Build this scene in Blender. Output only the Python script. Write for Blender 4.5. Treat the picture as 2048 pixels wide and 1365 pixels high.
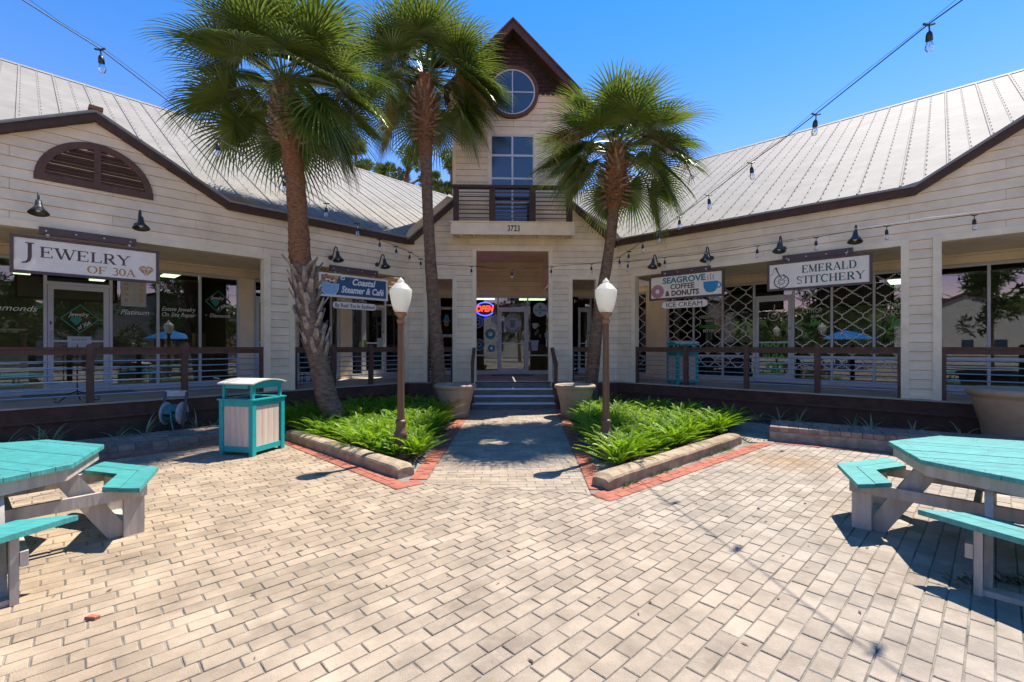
import bpy, math, random
from mathutils import Vector, Matrix, noise
random.seed(7)
S = bpy.context.scene
for o in list(bpy.data.objects): bpy.data.objects.remove(o)
C = S.collection
R = math.radians
q = math.sqrt(.5)

# ------------------------------------------------------------------ camera, light
W = 2.87                       # half width of the middle front; wings leave it at 45 degrees
CAM = Vector((-.45, -12.55, 1.6)); YAW = R(1.85); F = 915.
cam_d = bpy.data.cameras.new('camera'); cam = bpy.data.objects.new('camera', cam_d); C.objects.link(cam)
cam.location = CAM; cam.rotation_euler = (R(90), 0, -YAW)
cam_d.sensor_width = 36; cam_d.lens = F / 2048 * 36; cam_d.shift_y = 11.5 / 2048
cam_d.clip_end = 600; cam_d.clip_start = .05
S.camera = cam
wd = bpy.data.worlds.new("World"); S.world = wd; wd.use_nodes = True
nt = wd.node_tree; bg = nt.nodes['Background']
sky = nt.nodes.new('ShaderNodeTexSky'); sky.sky_type = 'NISHITA'; sky.sun_disc = False
SUN_EL = R(62.5); SUN_AZ = R(49.5)
sky.sun_elevation = SUN_EL; sky.sun_rotation = SUN_AZ
sky.air_density = 1.0; sky.dust_density = .0; sky.ozone_density = 2.2
hs = nt.nodes.new('ShaderNodeHueSaturation'); hs.inputs['Saturation'].default_value = 1.41
tn = nt.nodes.new('ShaderNodeMixRGB'); tn.blend_type = 'MULTIPLY'; tn.inputs[0].default_value = 1; tn.inputs[2].default_value = (1.20, .535, .55, 1)
nt.links.new(sky.outputs[0], hs.inputs['Color']); nt.links.new(hs.outputs[0], tn.inputs[1]); nt.links.new(tn.outputs[0], bg.inputs[0])
bg.inputs[1].default_value = .15
sun_d = bpy.data.lights.new('sun', 'SUN'); sun = bpy.data.objects.new('sun', sun_d); C.objects.link(sun)
sun_d.energy = 2.9; sun_d.angle = R(.53); sun_d.color = (1, .93, .82)
sdir = Vector((math.sin(SUN_AZ) * math.cos(SUN_EL), math.cos(SUN_AZ) * math.cos(SUN_EL), math.sin(SUN_EL)))
sun.rotation_euler = sdir.to_track_quat('Z', 'Y').to_euler()
S.view_settings.view_transform = 'Standard'; S.view_settings.look = 'None'
S.view_settings.exposure = 1.6; S.view_settings.gamma = 1; S.view_settings.use_curve_mapping = False
S.render.engine = 'CYCLES'

# ------------------------------------------------------------------ measuring helpers
cy, sy = math.cos(YAW), math.sin(YAW)
def at(u, v, d):
    """point at depth d seen at (u, v) of the 2048 px photograph"""
    r = (u - 1024) / F * d
    return Vector((CAM.x + r * cy + d * sy, CAM.y - r * sy + d * cy, CAM.z + (694 - v) / F * d))
FR = {'L': ((-W, 0), (q, q), (-q, q)), 'R': ((W, 0), (q, -q), (q, q)), 'C': ((0, 0), (1, 0), (0, 1))}
def onwall(fr, u, v, back=0.):
    o, ex, ey = FR[fr]
    r = (u - 1024) / F; dx = r * cy + sy; dy = -r * sy + cy; dz = (694 - v) / F
    cx_, cy_ = CAM.x - o[0], CAM.y - o[1]
    k = (back - (cx_ * ey[0] + cy_ * ey[1])) / (dx * ey[0] + dy * ey[1])
    return ((cx_ + k * dx) * ex[0] + (cy_ + k * dy) * ex[1], CAM.z + k * dz)
def toworld(fr, x, y, z):
    o, ex, ey = FR[fr]
    return Vector((o[0] + x * ex[0] + y * ey[0], o[1] + x * ex[1] + y * ey[1], z))
FROT = {'L': R(45), 'R': R(-45), 'C': 0.}

# ------------------------------------------------------------------ materials
MATS = {}
def nodes(name):
    m = bpy.data.materials.new(name); m.use_nodes = True
    n = m.node_tree; b = n.nodes['Principled BSDF']; return m, n, b
def mat(name, col, rough=.6, var=.12, scale=6., bump=0., bscale=40., metal=0., spec=.5, stretch=(1, 1, 1), isl=0., col2=None, dirt=0., coord='pos'):
    if name in MATS: return MATS[name]
    m, n, b = nodes(name); L = n.links.new
    b.inputs['Roughness'].default_value = rough; b.inputs['Metallic'].default_value = metal
    b.inputs['Specular IOR Level'].default_value = spec
    if coord == 'pos':
        g = n.nodes.new('ShaderNodeNewGeometry'); src = g.outputs['Position']
    else:
        g = n.nodes.new('ShaderNodeTexCoord'); src = g.outputs['Object']
    mp = n.nodes.new('ShaderNodeMapping'); mp.inputs['Scale'].default_value = stretch; L(src, mp.inputs[0])
    nz = n.nodes.new('ShaderNodeTexNoise'); nz.inputs['Scale'].default_value = scale; nz.inputs['Detail'].default_value = 6
    nz.inputs['Roughness'].default_value = .65
    L(mp.outputs[0], nz.inputs['Vector'])
    mr = n.nodes.new('ShaderNodeMapRange'); mr.inputs[1].default_value = .3; mr.inputs[2].default_value = .7
    L(nz.outputs[0], mr.inputs[0])
    mx = n.nodes.new('ShaderNodeMixRGB'); L(mr.outputs[0], mx.inputs[0])
    c2 = col2 or tuple(c * (1 - var * 1.6) for c in col)
    mx.inputs[1].default_value = (*[min(1, c * (1 + var * .5)) for c in col], 1); mx.inputs[2].default_value = (*c2, 1)
    out = mx.outputs[0]
    if isl:
        gi = n.nodes.new('ShaderNodeNewGeometry'); oi = n.nodes.new('ShaderNodeObjectInfo')
        ad = n.nodes.new('ShaderNodeMath'); ad.operation = 'ADD'; L(gi.outputs['Random Per Island'], ad.inputs[0]); L(oi.outputs['Random'], ad.inputs[1])
        fr = n.nodes.new('ShaderNodeMath'); fr.operation = 'FRACT'; L(ad.outputs[0], fr.inputs[0])
        m2 = n.nodes.new('ShaderNodeMapRange'); m2.inputs[3].default_value = 1 - isl; m2.inputs[4].default_value = 1 + isl * .7; L(fr.outputs[0], m2.inputs[0])
        h = n.nodes.new('ShaderNodeHueSaturation'); L(m2.outputs[0], h.inputs['Value']); L(out, h.inputs['Color']); out = h.outputs[0]
    if dirt:
        g2 = n.nodes.new('ShaderNodeNewGeometry')
        nd = n.nodes.new('ShaderNodeTexNoise'); nd.inputs['Scale'].default_value = 1.1; nd.inputs['Detail'].default_value = 8; nd.inputs['Roughness'].default_value = .7
        L(g2.outputs['Position'], nd.inputs['Vector'])
        md = n.nodes.new('ShaderNodeMapRange'); md.inputs[1].default_value = .52; md.inputs[2].default_value = .75; md.inputs[3].default_value = 0; md.inputs[4].default_value = dirt
        L(nd.outputs[0], md.inputs[0])
        mm = n.nodes.new('ShaderNodeMixRGB'); mm.blend_type = 'MULTIPLY'; mm.inputs[2].default_value = (.45, .38, .3, 1)
        L(md.outputs[0], mm.inputs[0]); L(out, mm.inputs[1]); out = mm.outputs[0]
    L(out, b.inputs['Base Color'])
    if bump:
        nb = n.nodes.new('ShaderNodeTexNoise'); nb.inputs['Scale'].default_value = bscale; nb.inputs['Detail'].default_value = 5
        L(mp.outputs[0], nb.inputs['Vector'])
        bm = n.nodes.new('ShaderNodeBump'); bm.inputs['Strength'].default_value = bump; bm.inputs['Distance'].default_value = .01
        L(nb.outputs[0], bm.inputs['Height']); L(bm.outputs[0], b.inputs['Normal'])
    MATS[name] = m; return m
def emit(name, col, s):
    m, n, b = nodes(name); b.inputs['Base Color'].default_value = (*col, 1)
    b.inputs['Emission Color'].default_value = (*col, 1); b.inputs['Emission Strength'].default_value = s
    MATS[name] = m; return m
def leafmat(name, c1, c2, trans=.35, rough=.4, isl=.35, spec=.5):
    m, n, b = nodes(name); L = n.links.new
    g = n.nodes.new('ShaderNodeNewGeometry'); oi = n.nodes.new('ShaderNodeObjectInfo')
    ad = n.nodes.new('ShaderNodeMath'); ad.operation = 'ADD'; L(g.outputs['Random Per Island'], ad.inputs[0]); L(oi.outputs['Random'], ad.inputs[1])
    fr = n.nodes.new('ShaderNodeMath'); fr.operation = 'FRACT'; L(ad.outputs[0], fr.inputs[0])
    nz = n.nodes.new('ShaderNodeTexNoise'); nz.inputs['Scale'].default_value = 1.6; L(g.outputs['Position'], nz.inputs['Vector'])
    a2 = n.nodes.new('ShaderNodeMath'); a2.operation = 'MULTIPLY_ADD'; a2.inputs[1].default_value = isl; L(fr.outputs[0], a2.inputs[0]); L(nz.outputs[0], a2.inputs[2])
    mr = n.nodes.new('ShaderNodeMapRange'); mr.inputs[1].default_value = .35; mr.inputs[2].default_value = .95; L(a2.outputs[0], mr.inputs[0])
    mx = n.nodes.new('ShaderNodeMixRGB'); mx.inputs[1].default_value = (*c1, 1); mx.inputs[2].default_value = (*c2, 1); L(mr.outputs[0], mx.inputs[0])
    L(mx.outputs[0], b.inputs['Base Color']); b.inputs['Roughness'].default_value = rough; b.inputs['Specular IOR Level'].default_value = spec
    tr = n.nodes.new('ShaderNodeBsdfTranslucent'); L(mx.outputs[0], tr.inputs[0])
    ms = n.nodes.new('ShaderNodeMixShader'); ms.inputs[0].default_value = trans
    L(b.outputs[0], ms.inputs[1]); L(tr.outputs[0], ms.inputs[2]); L(ms.outputs[0], n.nodes['Material Output'].inputs[0])
    MATS[name] = m; return m
def glassmat(name, tint, base, rough=0., boost=1.):
    m, n, b = nodes(name); L = n.links.new
    t = n.nodes.new('ShaderNodeBsdfTransparent'); t.inputs[0].default_value = (*tint, 1)
    gl = n.nodes.new('ShaderNodeBsdfGlossy'); gl.inputs['Roughness'].default_value = rough; gl.inputs[0].default_value = (.95, .97, 1, 1)
    fr = n.nodes.new('ShaderNodeFresnel'); fr.inputs[0].default_value = 1.5
    ma = n.nodes.new('ShaderNodeMath'); ma.operation = 'MULTIPLY_ADD'; ma.inputs[1].default_value = boost; ma.inputs[2].default_value = base; ma.use_clamp = True
    L(fr.outputs[0], ma.inputs[0])
    ms = n.nodes.new('ShaderNodeMixShader'); L(ma.outputs[0], ms.inputs[0]); L(t.outputs[0], ms.inputs[1]); L(gl.outputs[0], ms.inputs[2])
    L(ms.outputs[0], n.nodes['Material Output'].inputs[0]); MATS[name] = m; return m

SID = mat('siding_paint', (.90, .73, .49), .7, .10, 2, .15, 60, isl=.07, dirt=.25, spec=.15)
GAPSHADE = mat('gap_shade_backing', (.12, .075, .04), .9)  # backing coloured dark so the gaps under the boards read as shadow lines
TRIM = mat('trim_paint', (.90, .745, .505), .65, .08, 4, .05, 60, spec=.15, dirt=.15)
BROWN = mat('brown_paint', (.135, .07, .045), .6, .2, 8, .15, 50, spec=.25)
BROWN2 = mat('brown_fascia', (.085, .048, .033), .6, .2, 5, .1, 50, spec=.25)
SKIRT = mat('deck_skirt', (.13, .068, .045), .8, .2, 5, .15, 40, spec=.12)
SHING = mat('brown_shingle', (.070, .037, .028), .75, .3, 12, .3, 40, isl=.25)
ALU = mat('aluminium', (.60, .61, .62), .38, .05, 5, metal=.0)
ROD = mat('steel_rod', (.42, .45, .48), .35, .1, 20, metal=.7)
DECK = mat('deck_boards', (.46, .39, .30), .7, .15, 4, .15, 40, isl=.12)
ROOF = mat('metal_roof', (.31, .29, .255), .7, .12, 1.5, .05, 3, spec=.12, dirt=.3)
FLASH = mat('flashing', (.25, .27, .29), .5, .2, 6)
SCREW = mat('screw', (.06, .06, .06), .5)
CONC = mat('concrete', (.36, .31, .25), .9, .3, 9, .5, 60, dirt=.6)
PAV = mat('paver', (.405, .325, .245), .85, .24, 2.6, .5, 140, isl=.15, dirt=.55)
def add_paver_tint_wear(m):
    n = m.node_tree; L = n.links.new; b = n.nodes['Principled BSDF']; src = b.inputs['Base Color'].links[0].from_socket
    g = n.nodes.new('ShaderNodeNewGeometry'); sp = n.nodes.new('ShaderNodeSeparateXYZ'); L(g.outputs['Position'], sp.inputs[0])
    # greyer on the right, more tan on the left
    mr = n.nodes.new('ShaderNodeMapRange'); mr.inputs[1].default_value = -3.; mr.inputs[2].default_value = 3.; L(sp.outputs[0], mr.inputs[0])
    nz = n.nodes.new('ShaderNodeTexNoise'); nz.inputs['Scale'].default_value = .55; nz.inputs['Detail'].default_value = 4; L(g.outputs['Position'], nz.inputs['Vector'])
    a = n.nodes.new('ShaderNodeMath'); a.operation = 'ADD'; L(mr.outputs[0], a.inputs[0]); L(nz.outputs[0], a.inputs[1])
    m2 = n.nodes.new('ShaderNodeMapRange'); m2.inputs[1].default_value = .55; m2.inputs[2].default_value = 1.35; L(a.outputs[0], m2.inputs[0])
    mx = n.nodes.new('ShaderNodeMixRGB'); mx.blend_type = 'MULTIPLY'; mx.inputs[0].default_value = 1
    cr = n.nodes.new('ShaderNodeMixRGB'); cr.inputs[1].default_value = (1.03, .97, .87, 1); cr.inputs[2].default_value = (.96, 1.0, 1.05, 1); L(m2.outputs[0], cr.inputs[0])
    L(src, mx.inputs[1]); L(cr.outputs[0], mx.inputs[2])
    # fine dark speckle
    sn = n.nodes.new('ShaderNodeTexNoise'); sn.inputs['Scale'].default_value = 120; sn.inputs['Detail'].default_value = 2; L(g.outputs['Position'], sn.inputs['Vector'])
    sr = n.nodes.new('ShaderNodeMapRange'); sr.inputs[1].default_value = .60; sr.inputs[2].default_value = .72; sr.inputs[4].default_value = .4; L(sn.outputs[0], sr.inputs[0])
    m3 = n.nodes.new('ShaderNodeMixRGB'); m3.blend_type = 'MULTIPLY'; m3.inputs[2].default_value = (.45, .42, .38, 1); L(sr.outputs[0], m3.inputs[0]); L(mx.outputs[0], m3.inputs[1])
    # rust stain near the right bed
    vd = n.nodes.new('ShaderNodeVectorMath'); vd.operation = 'DISTANCE'; vd.inputs[1].default_value = (3.6, -6.3, 0); L(g.outputs['Position'], vd.inputs[0])
    an = n.nodes.new('ShaderNodeMath'); an.operation = 'MULTIPLY_ADD'; an.inputs[1].default_value = .9; L(nz.outputs[0], an.inputs[0]); L(vd.outputs['Value'], an.inputs[2])
    st = n.nodes.new('ShaderNodeMapRange'); st.inputs[1].default_value = 1.25; st.inputs[2].default_value = .55; st.inputs[4].default_value = .6; L(an.outputs[0], st.inputs[0])
    m4 = n.nodes.new('ShaderNodeMixRGB'); m4.blend_type = 'MULTIPLY'; m4.inputs[2].default_value = (.85, .58, .30, 1); L(st.outputs[0], m4.inputs[0]); L(m3.outputs[0], m4.inputs[1])
    gr = n.nodes.new('ShaderNodeTexNoise'); gr.inputs['Scale'].default_value = 7.; gr.inputs['Detail'].default_value = 9; gr.inputs['Roughness'].default_value = .75; gr.inputs['Distortion'].default_value = .6
    L(g.outputs['Position'], gr.inputs['Vector'])
    g1 = n.nodes.new('ShaderNodeMapRange'); g1.inputs[1].default_value = .56; g1.inputs[2].default_value = .68; g1.inputs[4].default_value = .5; L(gr.outputs[0], g1.inputs[0])
    g2 = n.nodes.new('ShaderNodeMapRange'); g2.inputs[1].default_value = .5; g2.inputs[2].default_value = .68; L(nz.outputs[0], g2.inputs[0])
    g3 = n.nodes.new('ShaderNodeMath'); g3.operation = 'MULTIPLY'; L(g1.outputs[0], g3.inputs[0]); L(g2.outputs[0], g3.inputs[1])
    m5 = n.nodes.new('ShaderNodeMixRGB'); m5.blend_type = 'MULTIPLY'; m5.inputs[2].default_value = (.42, .36, .30, 1); L(g3.outputs[0], m5.inputs[0]); L(m4.outputs[0], m5.inputs[1])
    g4 = n.nodes.new('ShaderNodeMapRange'); g4.inputs[1].default_value = .44; g4.inputs[2].default_value = .30; g4.inputs[4].default_value = .35; L(gr.outputs[0], g4.inputs[0])
    m6 = n.nodes.new('ShaderNodeMixRGB'); m6.inputs[2].default_value = (.50, .43, .36, 1); L(g4.outputs[0], m6.inputs[0]); L(m5.outputs[0], m6.inputs[1])
    L(m6.outputs[0], b.inputs['Base Color'])
add_paver_tint_wear(PAV)
SAND = mat('joint_sand', (.29, .255, .21), .95, .3, 5, .6, 90, col2=(.09, .08, .065))
REDB = mat('red_brick', (.40, .125, .075), .85, .2, 7, .3, 90, isl=.16, dirt=.3)
LEDGEP = mat('ledge_paver', (.33, .235, .18), .9, .3, 8, .4, 90, isl=.28, dirt=.4)
MULCH = mat('mulch', (.085, .05, .034), .95, .4, 25, .8, 60, col2=(.03, .018, .012))
CHIP = mat('bark_chip', (.24, .15, .10), .9, .4, 30, .3, 60, isl=.6)
ASPH = mat('asphalt', (.34, .31, .265), .9, .2, 10, .5, 90)  # paled so the unseen ground throws more light onto the facades
TEAL = mat('teal_paint', (.012, .36, .36), .42, .08, 14, .12, 60, stretch=(1, 1, 1))
TEALW = mat('teal_board', (.065, .34, .32), .5, .22, 7, .3, 50, stretch=(1, 4, 1), isl=.08)
WWOOD = mat('whitewashed_wood', (.50, .44, .38), .7, .22, 10, .25, 40, stretch=(1, 1, .15), isl=.1)
WPAN = mat('whitewashed_panel', (.66, .54, .44), .65, .16, 18, .15, 40, stretch=(1, 1, .06), isl=.05)
BRONZE = mat('bronze_paint', (.15, .082, .04), .45, .15, 20, .05, 60)
COPPER = mat('copper_paint', (.30, .15, .06), .4, .2, 12)
BLACK = mat('black_metal', (.018, .018, .018), .4, .1, 10)
DKMETAL = mat('dark_shade_metal', (.045, .047, .045), .42, .15, 10)
POT = mat('clay_pot', (.42, .31, .21), .7, .12, 6, .2, 50, dirt=.3)
SOIL = mat('soil', (.07, .045, .03), .95, .3, 30, .6, 60)
TRUNK = mat('palm_trunk', (.25, .155, .095), .9, .45, 9, 1.0, 30, col2=(.085, .05, .032), stretch=(1, 1, 2.2))
FIBRE = mat('palm_fibre', (.33, .145, .055), .95, .5, 14, 1.0, 30, col2=(.06, .026, .014), stretch=(1, 1, 4))
BOOT = mat('leaf_base', (.36, .24, .155), .85, .4, 14, .6, 40, col2=(.16, .10, .065), isl=.35)
BOOTG = mat('grey_leaf_base', (.44, .34, .26), .85, .4, 14, .6, 40, col2=(.17, .115, .085), isl=.3)
PALM = leafmat('palm_leaf', (.036, .085, .012), (.17, .22, .03), .36, .30, .5, .8)
PALMY = leafmat('palm_leaf_dry', (.17, .13, .03), (.30, .20, .06), .3, .5, .5)
PET = mat('petiole', (.10, .14, .03), .5, .2, 10)
FERN = leafmat('fern_leaf', (.05, .17, .006), (.27, .43, .014), .5, .42, .6)
PINE = leafmat('pine_leaf', (.040, .085, .020), (.15, .22, .035), .25, .5, .5)
TREEL = leafmat('broad_leaf', (.03, .06, .012), (.10, .15, .03), .25, .5, .5)
SPID = leafmat('striped_leaf', (.13, .20, .05), (.34, .40, .20), .3, .45, .9)
SEED = mat('seed_bunch', (.42, .30, .08), .9, .3, 20)
SEEDB = mat('dry_seed_bunch', (.20, .11, .05), .9, .3, 20)
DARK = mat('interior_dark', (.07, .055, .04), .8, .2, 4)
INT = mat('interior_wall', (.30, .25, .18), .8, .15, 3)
GLASS = glassmat('window_glass', (.62, .66, .64), .045, 0., 1.35)
CLEAR = glassmat('bulb_glass', (.93, .95, .96), .04, 0.02, 1.)
def solidglass(name, col):
    m, n, b = nodes(name); b.inputs['Base Color'].default_value = (*col, 1); b.inputs['Roughness'].default_value = .04
    b.inputs['Specular IOR Level'].default_value = 1.; b.inputs['Coat Weight'].default_value = .6; b.inputs['Coat Roughness'].default_value = .02; MATS[name] = m; return m
TGLASS = solidglass('tower_glass', (.035, .055, .085))
def globe():
    m, n, b = nodes('lamp_globe'); L = n.links.new
    b.inputs['Base Color'].default_value = (.80, .80, .74, 1); b.inputs['Roughness'].default_value = .28
    nz = n.nodes.new('ShaderNodeTexNoise'); nz.inputs['Scale'].default_value = 60; bm = n.nodes.new('ShaderNodeBump'); bm.inputs['Strength'].default_value = .4; bm.inputs['Distance'].default_value = .005
    L(nz.outputs[0], bm.inputs['Height']); L(bm.outputs[0], b.inputs['Normal'])
    t = n.nodes.new('ShaderNodeBsdfTranslucent'); t.inputs[0].default_value = (.9, .88, .78, 1)
    ms = n.nodes.new('ShaderNodeMixShader'); ms.inputs[0].default_value = .5; L(b.outputs[0], ms.inputs[1]); L(t.outputs[0], ms.inputs[2])
    tp = n.nodes.new('ShaderNodeBsdfTransparent'); m2 = n.nodes.new('ShaderNodeMixShader'); m2.inputs[0].default_value = .14; L(ms.outputs[0], m2.inputs[1]); L(tp.outputs[0], m2.inputs[2])
    L(m2.outputs[0], n.nodes['Material Output'].inputs[0]); MATS['lamp_globe'] = m; return m
GLOBE = globe()
SIGNW = mat('sign_white', (.90, .79, .63), .5, .06, 5, spec=.2)
SBROWN = mat('sign_brown', (.10, .055, .042), .5, .15, 8)
GOLD = mat('sign_gold', (.50, .25, .05), .45, .1, 8)
NAVY = mat('sign_navy', (.028, .10, .20), .5, .1, 8)
WHITE = mat('white_print', (.90, .86, .80), .5, .04, 8)
GREY = mat('grey_print', (.38, .40, .42), .5, .04, 8)
BLUEP = mat('blue_print', (.02, .24, .42), .5, .05, 8)
TEALP = mat('teal_print', (.02, .20, .25), .5, .05, 8)
TEALG = mat('teal_logo', (.01, .26, .19), .5, .05, 8)
GREENP = mat('green_print', (.012, .085, .055), .5, .05, 8)
GREENB = mat('green_marker', (.08, .50, .06), .5, .05, 8)
CHALK = mat('white_marker', (.85, .82, .76), .6, .08, 8)
PINKP = mat('pink_print', (.52, .22, .26), .5, .1, 60)
ORANGEP = mat('orange_print', (.55, .25, .08), .5, .1, 8)
REDP = mat('red_print', (.50, .06, .03), .5, .1, 8)
LBLUE = mat('light_blue_print', (.28, .50, .68), .5, .1, 8)
BLKP = mat('black_print', (.02, .018, .018), .5)
BRNP = mat('brown_print', (.10, .05, .035), .5, .1, 8)
HOSE = mat('green_hose', (.07, .24, .22), .4, .2, 20)
PLAST = mat('grey_plastic', (.10, .10, .10), .5, .2, 10)
PLASTL = mat('pale_plastic', (.55, .53, .50), .5, .2, 10)
FLUO = emit('fluorescent', (.75, .85, .55), 1.6)
NEONR = emit('neon_red', (1., .03, .01), 2.2)
NEONB = emit('neon_blue', (.03, .05, 1.), 2.8)

# ------------------------------------------------------------------ mesh builder
class MB:
    def __init__(s): s.v = []; s.f = []; s.smooth = False
    def add(s, vs, fs):
        n = len(s.v); s.v += [tuple(p) for p in vs]; s.f += [tuple(i + n for i in f) for f in fs]; return s
    def box(s, x0, x1, y0, y1, z0, z1, M=None):
        vs = [Vector((x, y, z)) for z in (z0, z1) for y in (y0, y1) for x in (x0, x1)]
        if M: vs = [M @ p for p in vs]
        return s.add(vs, [(0, 2, 3, 1), (4, 5, 7, 6), (0, 1, 5, 4), (2, 6, 7, 3), (0, 4, 6, 2), (1, 3, 7, 5)])
    def prism(s, poly, z0, z1, inset=0., M=None):
        """poly: ccw list of xy; top may be inset (a worn, chamfered edge)"""
        n = len(poly); cx = sum(p[0] for p in poly) / n; cy_ = sum(p[1] for p in poly) / n
        vs = [Vector((p[0], p[1], z0)) for p in poly]
        if inset:
            top = []
            for p in poly:
                d = Vector((cx - p[0], cy_ - p[1])); l = max(d.length, 1e-6); k = min(inset * 1.3 / l, .4); top.append((p[0] + d.x * k, p[1] + d.y * k))
            vs += [Vector((p[0], p[1], z1 - inset * .8)) for p in poly] + [Vector((p[0], p[1], z1)) for p in top]
            rings = 2
        else:
            vs += [Vector((p[0], p[1], z1)) for p in poly]; rings = 1
        fs = []
        for r in range(rings):
            for i in range(n):
                j = (i + 1) % n; fs.append((r * n + i, r * n + j, (r + 1) * n + j, (r + 1) * n + i))
        fs.append(tuple(rings * n + i for i in range(n))); fs.append(tuple(reversed(range(n))))
        if M: vs = [M @ p for p in vs]
        return s.add(vs, fs)
    def xz(s, poly, y0, y1, M=None):
        """poly in x,z plane, ccw seen from -y; extruded y0 (front) to y1"""
        n = len(poly); vs = [Vector((p[0], y0, p[1])) for p in poly] + [Vector((p[0], y1, p[1])) for p in poly]
        fs = [tuple(range(n)), tuple(reversed(range(n, 2 * n)))]
        for i in range(n):
            j = (i + 1) % n; fs.append((i, i + n, j + n, j))
        if M: vs = [M @ p for p in vs]
        return s.add(vs, fs)
    def tube(s, pts, r, n=6, cap=True, wob=0.):
        pts = [Vector(p) for p in pts]; k = len(pts); rs = r if isinstance(r, (list, tuple)) else [r] * k
        vs = []; ref = None
        for i, p in enumerate(pts):
            t = (pts[min(i + 1, k - 1)] - pts[max(i - 1, 0)])
            if t.length < 1e-9: t = Vector((0, 0, 1))
            t.normalize()
            if ref is None: ref = Vector((0, 0, 1)) if abs(t.z) < .9 else Vector((1, 0, 0))
            a = t.cross(ref).normalized(); b = t.cross(a).normalized(); ref = -b if False else ref
            for j in range(n):
                an = 2 * math.pi * j / n; rr = rs[i] * (1 + (random.uniform(-wob, wob) if wob else 0))
                vs.append(p + a * math.cos(an) * rr + b * math.sin(an) * rr)
        fs = []
        for i in range(k - 1):
            for j in range(n):
                m = (j + 1) % n; fs.append((i * n + j, (i + 1) * n + j, (i + 1) * n + m, i * n + m))
        if cap: fs.append(tuple(range(n))); fs.append(tuple(reversed(range((k - 1) * n, k * n))))
        return s.add(vs, fs)
    def lathe(s, prof, n=24, c=(0, 0, 0), M=None):
        vs = []
        for r, z in prof:
            for j in range(n):
                a = 2 * math.pi * j / n; p = Vector((c[0] + r * math.cos(a), c[1] + r * math.sin(a), c[2] + z)); vs.append(M @ p if M else p)
        fs = []
        for i in range(len(prof) - 1):
            for j in range(n):
                m = (j + 1) % n; fs.append((i * n + j, i * n + m, (i + 1) * n + m, (i + 1) * n + j))
        if prof[0][0] > 1e-4: fs.append(tuple(reversed(range(n))))
        if prof[-1][0] > 1e-4: fs.append(tuple(range((len(prof) - 1) * n, len(prof) * n)))
        return s.add(vs, fs)
    def ring(s, cx, cz, r0, r1, y0, y1, a0=0, a1=360, n=32, sx=1.):
        """flat annulus sector in x,z"""
        for i in range(n):
            t0 = R(a0 + (a1 - a0) * i / n); t1 = R(a0 + (a1 - a0) * (i + 1) / n)
            s.xz([(cx + sx * r0 * math.cos(t0), cz + r0 * math.sin(t0)), (cx + sx * r1 * math.cos(t0), cz + r1 * math.sin(t0)),
                  (cx + sx * r1 * math.cos(t1), cz + r1 * math.sin(t1)), (cx + sx * r0 * math.cos(t1), cz + r0 * math.sin(t1))], y0, y1)
        return s
    def disc(s, cx, cz, r, y0, y1, n=32, sx=1.):
        return s.xz([(cx + sx * r * math.cos(2 * math.pi * i / n), cz + r * math.sin(2 * math.pi * i / n)) for i in range(n)], y0, y1)
    def stroke(s, pts, w, y0, y1):
        """flat ribbon through x,z points"""
        pts = [Vector(p) for p in pts]; k = len(pts); ws = w if isinstance(w, (list, tuple)) else [w] * k; L_ = []; R_ = []
        for i, p in enumerate(pts):
            t = (pts[min(i + 1, k - 1)] - pts[max(i - 1, 0)]).normalized(); nn = Vector((-t.y, t.x)) * ws[i] / 2; L_.append(p + nn); R_.append(p - nn)
        for i in range(k - 1): s.xz([R_[i], R_[i + 1], L_[i + 1], L_[i]], y0, y1)
        return s
    def mesh(s, name):
        me = bpy.data.meshes.new(name); me.from_pydata(s.v, [], s.f); me.update()
        if s.smooth: me.polygons.foreach_set('use_smooth', [True] * len(me.polygons))
        return me
    def build(s, name, m, parent=None, loc=None, smooth=False, kind=None):
        s.smooth = smooth or s.smooth
        o = bpy.data.objects.new(name, s.mesh(name)); C.objects.link(o); o.data.materials.append(m)
        if parent: o.parent = parent
        if loc: o.location = loc
        if kind: o['kind'] = kind
        return o
def B(): return MB()
def tag(o, label=None, cat=None, group=None, kind=None):
    if label: o['label'] = label
    if cat: o['category'] = cat
    if group: o['group'] = group
    if kind: o['kind'] = kind
    return o
def empty(name, loc=(0, 0, 0), rz=0., label=None, cat=None, group=None):
    o = bpy.data.objects.new(name, None); C.objects.link(o); o.location = loc; o.rotation_euler = (0, 0, rz); o.empty_display_size = .2
    return tag(o, label, cat, group)
def inst(name, me, m, parent, loc=(0, 0, 0), rot=(0, 0, 0), sc=(1, 1, 1)):
    o = bpy.data.objects.new(name, me); C.objects.link(o); o.parent = parent; o.location = loc; o.rotation_euler = rot; o.scale = sc
    if m and not me.materials: me.materials.append(m)
    return o
def copy_tree(o, parent=None):
    c = o.copy(); C.objects.link(c); c.parent = parent
    for ch in list(o.children): copy_tree(ch, c)
    return c
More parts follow.
